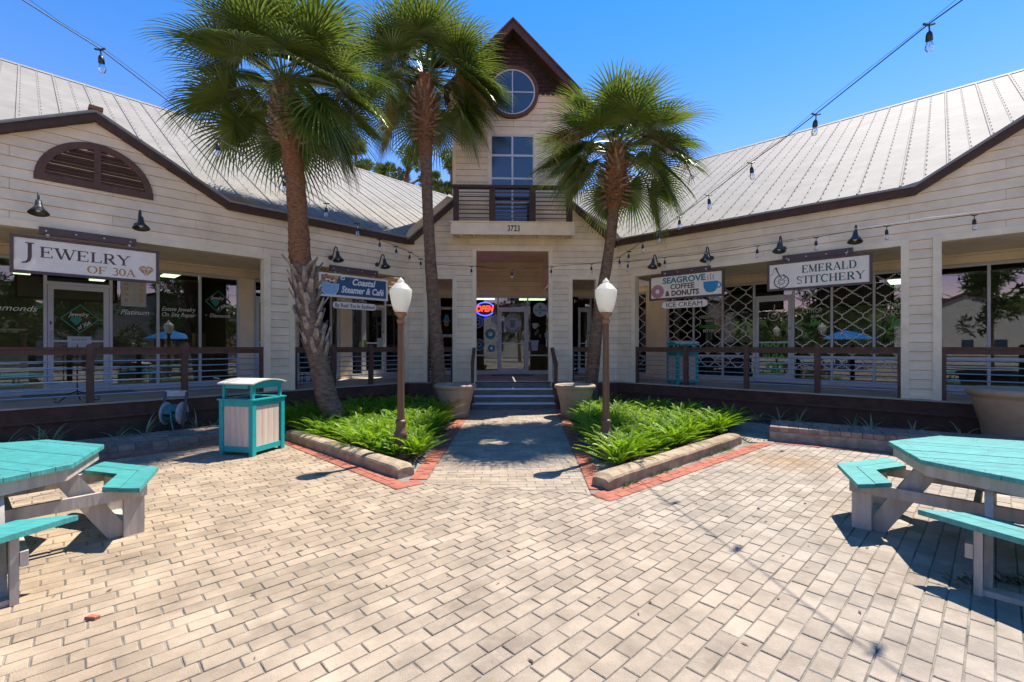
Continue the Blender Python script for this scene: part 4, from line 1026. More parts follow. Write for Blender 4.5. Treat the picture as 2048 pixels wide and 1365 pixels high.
js = sign('L', -7.316, -5.475, 2.75, 3.345, -.14, 'white hanging sign reading Jewelry of 30A with a golden diamond', hb=(-7.0, -5.79, 3.40, 3.52))
def span(fr, sg_, u0, u1, v):
    o_ = {'L': -6.3955, 'R': 0}[fr]; a = onwall(fr, u0, v, -.14)[0]; b_ = onwall(fr, u1, v, -.14)[0]; return a, b_
a_, b__ = -.70, 0
serif('J', js, BRNP, -.72, .235, Y, .25, .165, 1.0); serif('EWELRY', js, BRNP, -.045, .27, Y, .17, 1.12)
serif('OF', js, GOLD, .08, .085, Y, .125, .25); serif('30A', js, GOLD, .43, .085, Y, .125, .32)
dm = B().xz([(.62, .24), (.735, .115), (.85, .24), (.805, .295), (.665, .295)], Y, Y + .004); dmo = dm.build('diamond_emblem', GOLD, js)
l_ = B()
for a, b_ in (((.62, .24), (.85, .24)), ((.665, .295), (.70, .24)), ((.735, .295), (.70, .24)), ((.735, .295), (.77, .24)), ((.805, .295), (.77, .24)), ((.70, .24), (.735, .115)), ((.77, .24), (.735, .115))): l_.stroke([a, b_], .006, Y - .002, Y)
l_.build('facet_lines', WHITE, dmo)
cs = sign('L', -2.53, -.74, 2.775, 3.325, -.14, 'navy hanging sign with a pot of seafood, reading Coastal Steamer & Cafe', face=NAVY, frame=SIGNW, fw=.05, hb=(-2.23, -.98, 3.40, 3.53))
text('Coastal', cs, WHITE, .24, .325, Y, .22, .62, shear=.25, bold=.006); text('Steamer & Café', cs, WHITE, .215, .125, Y, .22, 1.14, shear=.25, bold=.006)
pot = B().xz([(-.85 + .0, .36), (-.86, .22), (-.80, .09), (-.68, .03), (-.52, .05), (-.44, .17), (-.42, .31), (-.60, .29)], -.032, -.02).build('pot_emblem', LBLUE, cs)
B().stroke([(-.85, .36), (-.86, .22), (-.80, .09), (-.68, .03), (-.52, .05), (-.44, .17), (-.42, .31), (-.62, .30), (-.85, .36)], .012, -.035, -.032).build('outline', WHITE, pot)
r_ = random.Random(8)
for nm, m_, n_ in (('shrimp', REDP, 9), ('clam', ORANGEP, 8), ('onion', WHITE, 6), ('corn', mat('corn_yellow', (.60, .42, .06), .5, .1, 8), 6)):
    b_ = B()
    for k in range(n_):
        a, c_ = r_.uniform(-.80, -.48), r_.uniform(.34, .50); b_.disc(a, c_, r_.uniform(.025, .05), -.036 - r_.uniform(0, .004), -.03, 9, 1.3)
    b_.build(nm, m_, pot)
B().stroke(arcpts(-.42, .50, .09, .05, 200, -60, 10) + arcpts(-.33, .46, .05, .035, 120, -200, 10), .018, -.036, -.03).build('steam', WHITE, pot)
sg = sign('R', 1.03, 2.87, 2.785, 3.41, -.14, 'white hanging sign with a pink donut and blue cup, reading Seagrove Coffee & Donuts', hb=(1.32, 2.53, 3.40, 3.53))
text('SEAGROVE', sg, TEALP, -.03, .405, Y, .2, 1.06, bold=.006, tilt=0); text('COFFEE', sg, BRNP, -.06, .25, Y, .175, .60, bold=.004); text('& DONUTS', sg, BRNP, -.07, .09, Y, .175, .84, bold=.006)
dn = B().ring(-.70, .22, .055, .17, Y, Y + .004, n=32).build('donut_emblem', ORANGEP, sg); B().ring(-.70, .22, .065, .155, Y - .003, Y, n=32).build('icing', PINKP, dn)
sp_ = B(); r_ = random.Random(2)
for k in range(16):
    a = r_.uniform(0, 6.28); rr = r_.uniform(.08, .14); sp_.disc(-.70 + rr * math.cos(a), .22 + rr * math.sin(a), .007, Y - .006, Y - .003, 6)
sp_.build('sprinkles', NAVY, dn)
cp = B().xz([(.45, .36), (.46, .22), (.51, .13), (.57, .10), (.67, .10), (.73, .13), (.78, .22), (.79, .36)], Y, Y + .004).ring(.79, .26, .045, .075, Y, Y + .004, -100, 100, 14).build('cup_emblem', BLUEP, sg)
sm = B()
for k in range(3): sm.stroke([(.55 + k * .06, .39), (.57 + k * .06, .43), (.545 + k * .06, .47), (.57 + k * .06, .52 + (.03 if k == 1 else 0))], .012, Y, Y + .004)
sm.build('steam', BRNP, cp)
em = sign('R', 3.77, 5.575, 2.80, 3.405, -.14, 'white hanging sign with a green shell and needle, reading Emerald Stitchery', hb=(4.05, 5.265, 3.42, 3.55))
serif('EMERALD', em, GREENP, .20, .335, Y, .155, .92); serif('STITCHERY', em, GREENP, .22, .115, Y, .155, 1.14)
eb = B().ring(-.63, .19, .125, .145, Y, Y + .004, 100, 440, 32).ring(-.63, .19, .05, .062, Y, Y + .004)
for k in range(9): a = R(40 * k + 10); eb.stroke([(-.63 + .07 * math.cos(a), .19 + .07 * math.sin(a)), (-.63 + .12 * math.cos(a), .19 + .12 * math.sin(a))], .006, Y, Y + .004)
eb.stroke(arcpts(-.63, .19, .03, .03, 0, 300, 10), .006, Y, Y + .004)
eb.stroke([(-.74, .50), (-.66, .31), (-.63, .25)], [.035, .02, .008], Y, Y + .004).stroke([(-.66, .33), (-.58, .335), (-.56, .25)], .012, Y, Y + .004)
eb.stroke(arcpts(-.70, .43, .08, .06, 60, 200, 10) + [(-.80, .36), (-.84, .33)], .007, Y, Y + .004); eb.build('shell_emblem', GREENP, em)
def smallsign(fr, x0, x1, zc, h, body, label, m, sz, wf=.82):
    cx = (x0 + x1) / 2; w = (x1 - x0) / 2; t = empty('small_sign', toworld(fr, cx, -.14, zc - h / 2), FROT[fr], label, 'sign')
    r = h / 2; pts = arcpts(w - r, r, r, r, -90, 90, 10) + arcpts(-w + r, r, r, r, 90, 270, 10)
    B().xz(pts, -.02, .02).build('panel', SIGNW, t); B().xz([((p[0]) * 1.02, r + (p[1] - r) * 1.1) for p in pts], -.014, .014).build('frame', SBROWN, t)
    text(body, t, m, 0, r - sz * .33, -.024, sz, w * 2 * wf, bold=.0); hbracket(t, (-w * .5, w * .5), h); return t
smallsign('L', -2.2, -1.06, 2.59, .16, "By Reel 'Em In Seafood", "rounded cream sign reading By Reel 'Em In Seafood under the navy sign", BLKP, .135, .9)
smallsign('R', 1.36, 2.5, 2.645, .17, 'ICE CREAM', 'rounded cream sign reading Ice Cream under the donut sign', BRNP, .165, .78)

# ------------------------------------------------------------------ gooseneck lamps
def goose():
    t = empty('wall_lamp'); yw = -.02
    B().add([], []).lathe([(.055, 0), (.055, .02), (.03, .035), (.0, .037)], 16, M=Matrix.Rotation(R(90), 4, 'X')).build('wall_plate', DKMETAL, t, smooth=False)
    pts = [(0, -.03, 0), (0, -.10, .01), (0, -.15, .07), (0, -.20, .17), (0, -.26, .225), (0, -.33, .20), (0, -.355, .12), (0, -.355, .08)]
    B().tube(pts, .014, 8).build('arm', DKMETAL, t, smooth=True)
    M = Matrix.Translation((0, -.355, .09)) @ Matrix.Rotation(R(-14), 4, 'X')
    sh = B().lathe([(.0, .01), (.035, .0), (.042, -.06), (.05, -.10), (.065, -.13), (.095, -.17), (.125, -.215), (.121, -.218), (.09, -.175), (.055, -.13), (.0, -.12)], 24, M=M).build('shade', DKMETAL, t, smooth=True)
    B().lathe([(.0, -.11), (.03, -.14), (.035, -.17), (.0, -.20)], 12, M=M).build('bulb', WHITE, sh, smooth=True)
    return t
g0 = goose(); first = True
for fr, u, v, lb, dz in (('L', 77, 432, 'gooseneck lamp above the left end of the white jewelry sign', 0), ('L', 281, 462, 'gooseneck lamp above the right end of the white jewelry sign', 0),
                     ('L', 660, 519, 'gooseneck lamp above the left half of the navy seafood sign', 1), ('L', 753, 534, 'gooseneck lamp above the right end of the navy seafood sign', 1),
                     ('R', 1320, 525, 'gooseneck lamp above the left end of the donut sign', 1), ('R', 1424, 512, 'gooseneck lamp above the right end of the donut sign', 1),
                     ('R', 1568, 493, 'gooseneck lamp above the left end of the stitchery sign', 1), ('R', 1716, 469, 'gooseneck lamp above the right end of the stitchery sign', 1)):
    x, z = onwall(fr, u, v, 0. if dz else -.35)
    if not dz: z = 3.78
    else: z = 3.71
    g = g0 if first else copy_tree(g0); first = False
    g.location = toworld(fr, x, -.02, z); g.rotation_euler = (0, 0, FROT[fr]); tag(g, lb, 'wall lamp', 'gooseneck lamps above the shop signs')

# ------------------------------------------------------------------ lamp posts
def lamppost(x, y, label):
    t = empty('lamp_post', (x, y, 0), 0, label, 'lamp post', 'acorn lamp posts in the fern beds')
    B().lathe([(.12, 0), (.12, .06), (.10, .10), (.085, .30), (.095, .34), (.10, .36), (.09, .40), (.072, .42), (.068, .50), (.078, .52), (.078, .55), (.055, .57)], 16).build('base', BRONZE, t, smooth=True)
    p = B(); vs = []
    for z, r in ((.56, .052), (2.0, .043)):
        for j in range(32):
            a = 2 * math.pi * j / 32; rr = r * (1 if j % 4 < 2 else .90); vs.append((rr * math.cos(a), rr * math.sin(a), z))
    p.add(vs, [(j, (j + 1) % 32, 32 + (j + 1) % 32, 32 + j) for j in range(32)]); p.build('pole', BRONZE, t)
    B().lathe([(.043, 1.93), (.055, 1.94), (.058, 1.97), (.05, 1.99), (.04, 2.0), (.045, 2.02), (.085, 2.06), (.09, 2.085), (.08, 2.09)], 20).build('collar', COPPER, t, smooth=True)
    g = B().lathe([(.075, 2.085), (.10, 2.12), (.128, 2.21), (.148, 2.31), (.153, 2.37), (.155, 2.40), (.150, 2.415), (.135, 2.425), (.118, 2.45), (.085, 2.485), (.052, 2.505), (.045, 2.515), (.048, 2.53), (.035, 2.55), (.018, 2.56), (.014, 2.575), (.0, 2.585)], 32).build('globe', GLOBE, t, smooth=True)
    B().lathe([(.03, 2.09), (.035, 2.14), (.05, 2.19), (.052, 2.23), (.03, 2.28), (.0, 2.29)], 14).build('bulb', WHITE, g, smooth=True)
    return t
lamppost(-1.815, -6.02, 'bronze lamp post with white acorn globe in the left fern bed')
lamppost(1.10, -6.07, 'bronze lamp post with white acorn globe in the right fern bed')

# ------------------------------------------------------------------ pots
def planter(x, y, s, label, m=POT):
    t = empty('planter_pot', (x, y, 0), 0, label, 'planter pot', 'round clay pots around the court')
    pr = [(.30, 0), (.31, .03), (.345, .30), (.352, .31), (.352, .345), (.362, .355), (.42, .60), (.425, .63), (.455, .645), (.475, .67), (.478, .70), (.465, .725), (.44, .735), (.415, .73), (.40, .70), (.38, .66)]
    B().lathe([(r * s, z * s) for r, z in pr], 40).build('pot', m, t, smooth=True)
    n = B().lathe([(.385 * s, .665 * s), (.2 * s, .69 * s), (0, .70 * s)], 24); n.build('soil', SOIL, t, smooth=True)
    return t
planter(-1.41, -2.05, 1.02, 'empty clay pot left of the steps'); planter(1.34, -2.05, 1.0, 'empty clay pot right of the steps')
planter(7.62, -5.75, 1.30, 'large tan clay pot at the right edge beside the deck', mat('tan_pot', (.42, .30, .19), .7, .12, 6, .2, 50, dirt=.3))

# ------------------------------------------------------------------ litter bins
def litter_bin(loc, rz, label, sx=.62, sy=.62):
    t = empty('litter_bin', loc, rz, label, 'litter bin', 'teal framed litter bins'); hx, hy = sx / 2, sy / 2; H_ = .83; w = .07
    for i, (a, b_) in enumerate(((-hx, -hy), (hx, -hy), (hx, hy), (-hx, hy))):
        x0, x1 = (a, a + w) if a < 0 else (a - w, a); y0, y1 = (b_, b_ + w) if b_ < 0 else (b_ - w, b_)
        B().box(x0, x1, y0, y1, 0, H_ - .02).build('corner_post', TEAL, t)
        i_ = .03; B().box(x0 + (i_ if a < 0 else 0), x1 - (0 if a < 0 else i_), y0 + (i_ if b_ < 0 else 0), y1 - (0 if b_ < 0 else i_), H_ + .002, 1.045).build('lid_post', TEAL, t)
    for z0, z1 in ((.05, .13), (H_ - .11, H_ - .02)):
        for s in (-1, 1):
            y = s * (hy - .008); x = s * (hx - .008)
            B().box(-hx + w, hx - w, min(y, y - s * .03), max(y, y - s * .03), z0, z1).build('rail', TEAL, t); B().box(min(x, x - s * .03), max(x, x - s * .03), -hy + w, hy - w, z0, z1).build('rail', TEAL, t)
    top = B(); e = .02; hole = .17; n = 20
    top.box(-hx - e, -hole, -hy - e, hy + e, H_ - .02, H_).box(hole, hx + e, -hy - e, hy + e, H_ - .02, H_).box(-hole, hole, -hy - e, -hole, H_ - .02, H_).box(-hole, hole, hole, hy + e, H_ - .02, H_); top.build('top_board', TEAL, t)
    B().box(-hole, hole, -hole, hole, H_ - .06, H_ - .05).build('liner', BLACK, t)
    for s in (-1, 1):
        k = 4
        for j in range(k):
            a = -hx + w + (sx - 2 * w) * j / k; b_ = -hx + w + (sx - 2 * w) * (j + 1) / k
            y = s * (hy - .022); B().box(a + .002, b_ - .002, min(y, y - s * .012), max(y, y - s * .012), .13, H_ - .11).build('plank', WPAN, t)
            x = s * (hx - .022); B().box(min(x, x - s * .012), max(x, x - s * .012), a + .002, b_ - .002, .13, H_ - .11).build('plank', WPAN, t)
    # curved lid, arched along local y
    N = 12; lid = B(); vs = []
    for i in range(N + 1):
        y = -hy + sy * i / N; z = 1.045 + .055 * (1 - (2 * i / N - 1) ** 2)
        vs += [(-hx - .02, y * 1.05, z), (hx + .02, y * 1.05, z), (-hx - .02, y * 1.05, z + .018), (hx + .02, y * 1.05, z + .018)]
    fs = []
    for i in range(N):
        a = 4 * i; b_ = a + 4; fs += [(a + 2, a + 3, b_ + 3, b_ + 2), (a, b_, b_ + 1, a + 1), (a, a + 2, b_ + 2, b_), (a + 1, b_ + 1, b_ + 3, a + 3)]
    fs += [(0, 1, 3, 2), (4 * N, 4 * N + 2, 4 * N + 3, 4 * N + 1)]; lid.add(vs, fs).build('lid', mat('lid_board', (.66, .60, .52), .5, .1, 12), t)
    for s in (-1, 1):
        x = s * (hx - .03); poly = [(-hy + .1, .985), (hy - .1, .985)] + [(hy - sy * i / N, 1.043 + .055 * (1 - (2 * i / N - 1) ** 2)) for i in range(N + 1)]
        M = Matrix.Translation((x - .015, 0, 0)) @ Matrix.Rotation(R(90), 4, 'Z'); B().xz(poly, -.03, .0, M).build('arch_rail', TEAL, t)
        y = s * (hy - .03); B().box(-hx + .1, hx - .1, y - .015, y + .015, .985, 1.044).build('lid_rail', TEAL, t)
    return t
litter_bin((-4.20, -5.40, .0), R(-16), 'teal framed litter bin with whitewashed panels standing on the pavers', .60, .64)
bx, bz = onwall('R', 1335, 700, .5); litter_bin(toworld('R', 1.62, .48, DZ), R(-45 + 50), 'teal framed litter bin behind the railing on the right porch', .58, .58)

# ------------------------------------------------------------------ picnic tables
def picnic(cx, cy_, mir, label):
    a0 = R(49) if mir > 0 else R(180 - 49)
    t = empty('picnic_table', (cx, cy_, 0), 0, label, 'picnic table', 'eight-sided picnic tables with teal tops')
    Rt = .99; ht = .735
    octo = [(Rt * math.cos(a0 + R(45) * k), Rt * math.sin(a0 + R(45) * k)) for k in range(8)]
    pd = a0 + R(22.5) + (R(90) if mir > 0 else R(0)); dx, dy = math.cos(pd), math.sin(pd); nx, ny = -dy, dx
    wpl = .14; k = -7
    while k < 7:
        p = clip(octo, nx, ny, k * wpl + .002); p = clip(p, -nx, -ny, -(k + 1) * wpl + .002) if len(p) > 2 else []
        if len(p) > 2 and area(p) > .002:
            tb_ = B().prism(p, ht - .036, ht + random.uniform(-.0015, .0015), .003).build('top_board', TEALW, t)
            cxm = sum(a[0] for a in p) / len(p); cym = sum(a[1] for a in p) / len(p); half = max(abs((a[0] - cxm) * dx + (a[1] - cym) * dy) for a in p) - .10; sc_ = B()
            for e_ in (-half, -half * .35, half * .35, half):
                for o_ in (-.035, .035): sc_.lathe([(.005, 0), (.004, .001), (0, .001)], 8, c=(cxm + dx * e_ + nx * o_, cym + dy * e_ + ny * o_, ht + .001))
            sc_.build('screw_heads', SCREW, tb_)
        k += 1
    hole = B().lathe([(.024, 0), (.024, .003), (.02, .003)], 16, c=(0, 0, ht)).build('umbrella_hole', BLACK, t)
    ap = B()
    for k in range(8):
        p, r_ = Vector((*octo[k], 0)) * .965, Vector((*octo[(k + 1) % 8], 0)) * .965; p2, r2 = p * .96, r_ * .96
        mb = B(); z0, z1 = ht - .125, ht - .038
        mb.add([(*p.xy, z0), (*r_.xy, z0), (*r2.xy, z0), (*p2.xy, z0), (*p.xy, z1), (*r_.xy, z1), (*r2.xy, z1), (*p2.xy, z1)], [(0, 3, 2, 1), (4, 5, 6, 7), (0, 1, 5, 4), (1, 2, 6, 5), (2, 3, 7, 6), (3, 0, 4, 7)]); mb.build('apron', WWOOD, t)
    hb = .455
    for c_ in range(4):
        m = a0 + R(90) * c_; M = Matrix.Rotation(m, 4, 'Z')
        # bench: two mitred planks on each arm around the corner at angle m (local +x)
        for s in (-1, 1):
            for r0, r1 in ((1.08, 1.222), (1.228, 1.38)):
                L_ = .735 if r1 > 1.3 else .585; L0 = .60 if r1 > 1.3 else .44
                dd = Vector((-math.sin(R(22.5)), s * math.cos(R(22.5)))); A, B_ = Vector((r0, 0)), Vector((r1, 0))
                ln0 = L0 + (.0); ln1 = L_
                poly = [tuple(A), tuple(A + dd * ln0), tuple(B_ + dd * ln1), tuple(B_)]
                if s > 0: poly = poly[::-1]
                poly = [(p[0], p[1] + s * .0012) for p in poly]
                B().prism(poly, hb - .036, hb, .003, M=M).build('bench_board', TEALW, t)
        for s in (-1, 1):
            w = .38 * s; th_ = .0205
            mk = lambda pts, y0, y1, nm: B().xz(pts, y0, y1, M).build(nm, WWOOD, t)
            mk([(1.05, .0), (1.19, .0), (1.19, hb - .038), (1.05, hb - .038)], w - th_ + .0, w + th_ + .0, 'bench_post')
            mk([(.96, .0), (1.12, .0), (.76, ht - .13), (.60, ht - .13)], w - th_ - .043 * s, w + th_ - .043 * s, 'leg')
            if c_ < 2:
                z0, z1 = ((.325, hb - .038), (.23, .323))[c_]; y0 = w + (.0225 if s > 0 else -.0605)
                mk([(-1.20, z0), (1.20, z0), (1.20, z1), (-1.20, z1)], y0, y0 + .038, 'beam')
        B().box(1.07, 1.17, -.40, .40, .002, .038, M).build('foot_board', WWOOD, t)
    return t
picnic(-4.58, -9.13, 1, 'octagonal picnic table with teal top and benches at the left edge')
picnic(3.785, -9.215, -1, 'octagonal picnic table with teal top and benches at the right edge')

# ------------------------------------------------------------------ hose reel
hx, hz = onwall('L', 345, 862, -.45); p = toworld('L', hx, -.50, .0)
t = empty('hose_reel', (p.x, p.y, 0), R(45 - 40), 'grey hose reel cart wound with green hose beside the left deck', 'hose reel')
for s in (-1, 1):
    B().tube([(s * .20, -.10, .02), (s * .19, .02, .45), (s * .17, .10, .78)], .022, 8).build('frame_leg', PLAST, t, smooth=True)
    B().tube([(s * .20, .26, .02), (s * .19, .04, .42)], .02, 8).build('frame_leg', PLAST, t, smooth=True)
    M = Matrix.Translation((s * .135, .03, .40)) @ Matrix.Rotation(R(90), 4, 'Y'); B().lathe([(.0, -.008), (.19, -.008), (.205, .0), (.19, .012), (.13, .012), (.0, .008)], 28, M=M).build('drum_side', PLASTL, t, smooth=True)
B().box(-.18, .18, .085, .115, .70, .80).build('handle_plate', PLASTL, t); B().box(-.2, .2, -.13, .30, .0, .02).build('tray', PLASTL, t)
M = Matrix.Translation((0, .03, .40)) @ Matrix.Rotation(R(90), 4, 'Y')
h = B(); 
for lay_, rr in ((0, .10), (1, .125), (2, .147)):
    pts = [(rr * math.cos(a), rr * math.sin(a), -.115 + .23 * i / 150) for i, a in ((i, i * .42) for i in range(151))]; h.tube([M @ Vector(p_) for p_ in pts], .0125, 5)
h.tube([(.02, -.12, .48), (.06, -.16, .30), (.10, -.17, .10), (.0, -.20, .025), (-.16, -.22, .016), (-.18, -.28, .014), (.15, -.33, .014), (.6, -.22, .014), (1.1, -.15, .016), (1.3, -.12, .016)], .0125, 6)
h.build('hose', HOSE, t, smooth=True)
B().tube([(.2, .03, .40), (.27, .03, .40), (.27, -.05, .33), (.33, -.05, .33)], .012, 6).build('crank', BLACK, t)

# ------------------------------------------------------------------ palms
def palm(pts, label, nf, crown_r, seed, boots, crown, extra=None, seeds=()):
    """pts: (u, v, depth, radius px) from base to crown"""
    r_ = random.Random(seed); P_ = [at(u, v, d) for u, v, d, rp in pts]; rad = [rp / F * d * .94 for u, v, d, rp in pts]
    base = P_[0].copy(); base.z = 0
    t = empty('palm_tree', base, 0, label, 'palm tree', 'sabal palms in front of the shops')
    # smooth resample
    Q = []; RR = []
    n = len(P_)
    for i in range(n - 1):
        p0, p1, p2, p3 = P_[max(i - 1, 0)], P_[i], P_[i + 1], P_[min(i + 2, n - 1)]; m_ = max(2, int((p2 - p1).length / .045))
        for k in range(m_):
            s = k / m_; Q.append(.5 * ((2 * p1) + (-p0 + p2) * s + (2 * p0 - 5 * p1 + 4 * p2 - p3) * s * s + (-p0 + 3 * p1 - 3 * p2 + p3) * s ** 3)); RR.append(rad[i] + (rad[i + 1] - rad[i]) * s)
    Q.append(P_[-1]); RR.append(rad[-1]); Q = [p - base for p in Q]
    ztop = Q[-1].z
    def trunk(i0, i1, m, nm, wob):
        pp = Q[i0:i1 + 1]; k = 20; vs = []
        for i, p in enumerate(pp):
            for j in range(k):
                a = 2 * math.pi * j / k; nz = noise.noise(Vector((math.cos(a) * 2.2, math.sin(a) * 2.2, p.z * 3 + seed))); ringy = .5 + .5 * math.sin(p.z * 46 + math.sin(a * 2) * .8)
                r = RR[i0 + i] * (1 + wob * nz * .8 + wob * .35 * ringy + r_.uniform(-wob, wob) * .22); vs.append((p.x + math.cos(a) * r, p.y + math.sin(a) * r, p.z))
        B().add(vs, [(i * k + j, i * k + (j + 1) % k, (i + 1) * k + (j + 1) % k, (i + 1) * k + j) for i in range(len(pp) - 1) for j in range(k)]).build(nm, m, t, smooth=True)
    zf = boots['fibre']; cut = min(range(len(Q)), key=lambda i: abs(Q[i].z - zf)); trunk(0, cut, TRUNK, 'trunk', .10); trunk(cut, len(Q) - 1, FIBRE, 'upper_trunk', .16)
    # leaf bases (boots): split wedges in crossing spirals
    def bootmesh(L_, w, split, th=.03):
        b_ = B(); N = 6; vs = []
        for i in range(N + 1):
            s = i / N; x = L_ * s; z = .0 + L_ * .12 * s * s; ww = w * (1 - .45 * s); hh = th * (1 - .45 * s)
            vs += [(x, -ww, z), (x, 0, z + hh * .9), (x, ww, z), (x, 0, z - hh)]
        fs = []
        for i in range(N):
            for j in range(4): fs.append((4 * i + j, 4 * i + (j + 1) % 4, 4 * i + 4 + (j + 1) % 4, 4 * i + 4 + j))
        fs += [(3, 2, 1, 0), (4 * N, 4 * N + 1, 4 * N + 2, 4 * N + 3)]
        return b_.add(vs, fs).mesh('leaf_base')
    for (z0, z1, nb, L_, w, out, m) in boots['sets']:
        mes = [bootmesh(L_ * f, w * g, 0) for f, g in ((1, 1), (.82, 1.1), (1.15, .85))]
        for i in range(nb):
            s = (i + .5) / nb; z = z0 + (z1 - z0) * s; j = min(range(len(Q)), key=lambda k: abs(Q[k].z - z)); a = i * 2.39996 + r_.uniform(-.15, .15)
            rr = RR[j] * .82; c = Q[j]; el = R(out[0] + (out[1] - out[0]) * s + r_.uniform(-9, 9))
            Mx = Matrix.Translation((c.x + math.cos(a) * rr, c.y + math.sin(a) * rr, z)) @ Matrix.Rotation(a + r_.uniform(-.45, .45), 4, 'Z') @ Matrix.Rotation(-el, 4, 'Y') @ Matrix.Rotation(r_.uniform(-.4, .4), 4, 'X')
            o = inst('leaf_base', mes[i % 3], m, t); o.matrix_local = Mx
    # fronds
    top = Q[-1]
    def fanleaf(az, el, pl, bl, m, droop=1.):
        mb = B(); d = Vector((math.cos(az), math.sin(az), 0)); s_ = Vector((-d.y, d.x, 0)); up = Vector((0, 0, 1)); e = el; p = top + d * .08 + Vector((0, 0, r_.uniform(-.25, .05)))
        pts_ = [p.copy()]; N = 6
        for i in range(N): p = p + (d * math.cos(e) + up * math.sin(e)) * pl / N; e -= .085 * droop; pts_.append(p.copy())
        mb.tube(pts_, [.017, .015, .013, .012, .011, .010, .009], 4); hub = p; tang0 = (d * math.cos(e) + up * math.sin(e)); n0 = (d * -math.sin(e) + up * math.cos(e))
        nl = 42; tw = r_.uniform(-.5, .5); ec = e
        for i in range(nl):
            f = (i + .5) / nl * 2 - 1; ang = f * R(128); al = abs(f); L_ = bl * (1.0 - .42 * al ** 1.6) * r_.uniform(.92, 1.05)
            # hub slides along the short midrib; centre leaflets start further out
            cst = hub + tang0 * bl * .22 * (1 - al) - up * .03 * (1 - al)
            dr = (tang0 * math.cos(ang) + s_ * math.sin(ang) + n0 * (.20 * al + tw * f * .3)).normalized(); lat = dr.cross(n0).normalized(); nseg = 5; pos = cst.copy(); cur = dr.copy(); vs = []
            for k in range(nseg + 1):
                q_ = k / nseg; w = .0175 * (.5 + .8 * min(q_ / .3, 1)) * (1 - max(0, (q_ - .28) / .72)) ** .75 + .0009
                fold = n0 * (w * .55)
                vs += [pos - lat * w + fold, pos, pos + lat * w + fold]
                cur = (cur - up * (.02 + .40 * q_ ** 2.2 * droop) + Vector((r_.uniform(-1, 1), r_.uniform(-1, 1), r_.uniform(-1, 1))) * .05 * q_ * (1 if cur.z > -.85 else .2)).normalized(); pos = pos + cur * L_ / nseg
            mb.add(vs, [(3 * k, 3 * k + 1, 3 * k + 4, 3 * k + 3) for k in range(nseg)] + [(3 * k + 1, 3 * k + 2, 3 * k + 5, 3 * k + 4) for k in range(nseg)])
        return mb.build('frond', m, t)
    for i in range(nf):
        s = (i + .5) / nf; az = i * 2.39996 + r_.uniform(-.25, .25); el = R(84 - 116 * s ** 1.1 + r_.uniform(-10, 10)); pl = crown_r * (.36 + .20 * s) * r_.uniform(.85, 1.1); bl = crown_r * .55 * r_.uniform(.88, 1.12)
        if el < R(14):
            while abs((az + R(90) + math.pi) % (2 * math.pi) - math.pi) < R(42): az += R(55)
        m = PALM
        if s > .80 and r_.random() < .13: m = PALMY
        fanleaf(az, el, pl, bl, m, .75 + .5 * s)
    for az, el, L_, m in seeds:   # drooping flower and seed stalks
        mb = B(); d = Vector((math.cos(az), math.sin(az), 0)); p = top.copy(); e = el; up = Vector((0, 0, 1)); pts_ = [p.copy()]
        for i in range(10):
            p = p + (d * math.cos(e) + up * math.sin(e)) * L_ / 10; e -= .16; pts_.append(p.copy())
            if i > 3:
                for k in range(16):
                    v_ = Vector((r_.uniform(-1, 1), r_.uniform(-1, 1), r_.uniform(-1.3, .2))) * .17; mb.tube([p, p + v_ * .5, p + v_ + Vector((0, 0, -.04))], .0028, 3, cap=False)
                    for g in range(3): c = p + v_ * r_.uniform(.3, 1.1); mb.add([c + Vector((.008, 0, 0)), c + Vector((-.006, .007, 0)), c + Vector((-.004, -.008, .004)), c + Vector((0, 0, .011))], [(0, 1, 2), (0, 1, 3), (1, 2, 3), (0, 2, 3)])
        mb.tube(pts_, .011, 5); mb.build('seed_stalk', m, t)
    return t
palm([(676, 862, 8.8, 24), (664, 820, 8.8, 23), (652, 790, 8.8, 22), (640, 735, 8.8, 20), (628, 680, 8.8, 22), (617, 620, 8.8, 22), (607, 560, 8.8, 22), (600, 510, 8.8, 21), (596, 440, 8.8, 19.5), (590, 360, 8.8, 19), (584, 300, 8.8, 20), (578, 262, 8.8, 27), (574, 225, 8.8, 27), (571, 190, 8.8, 24), (569, 160, 8.8, 15)],
     'leaning palm with a grey jacket of split leaf bases low on its trunk', 56, 1.98, 21,
     dict(fibre=3.15, sets=[(1.4, 3.15, 56, .30, .066, (62, 44), BOOTG), (5.5, 6.35, 90, .20, .05, (0, 60), BOOT)]), None)
palm([(888, 815, 11.7, 17), (878, 762, 11.6, 15.5), (874, 700, 11.5, 14), (867, 610, 11.5, 13), (861, 520, 11.4, 12), (856, 430, 11.4, 11), (853, 350, 11.4, 11.5), (851, 300, 11.4, 14), (850, 272, 11.4, 15), (850, 250, 11.4, 19), (850, 215, 11.4, 21), (850, 180, 11.4, 18), (851, 150, 11.4, 12)],
     'tall straight palm left of the tower behind the left pot', 54, 2.05, 22, dict(fibre=6.3, sets=[(6.75, 7.95, 110, .22, .046, (-40, 62), BOOT)]), None)
palm([(1180, 815, 11.7, 16), (1183, 765, 11.6, 14), (1189, 700, 11.4, 13.5), (1198, 620, 11.2, 12), (1212, 540, 10.9, 11), (1222, 470, 10.7, 11), (1227, 425, 10.5, 11), (1229, 403, 10.4, 16), (1230, 380, 10.3, 21), (1231, 350, 10.2, 23), (1232, 315, 10.1, 19), (1232, 290, 10.0, 12)],
     'short palm leaning right beside the tower with pale seed bunches', 42, 1.84, 23, dict(fibre=4.75, sets=[(4.85, 5.95, 110, .22, .046, (-40, 62), BOOT)]), None,
     seeds=((R(185), R(42), 1.7, SEED), (R(205), R(25), 1.9, SEED), (R(-12), R(30), 1.7, SEEDB), (R(-30), R(10), 2.0, SEEDB)))

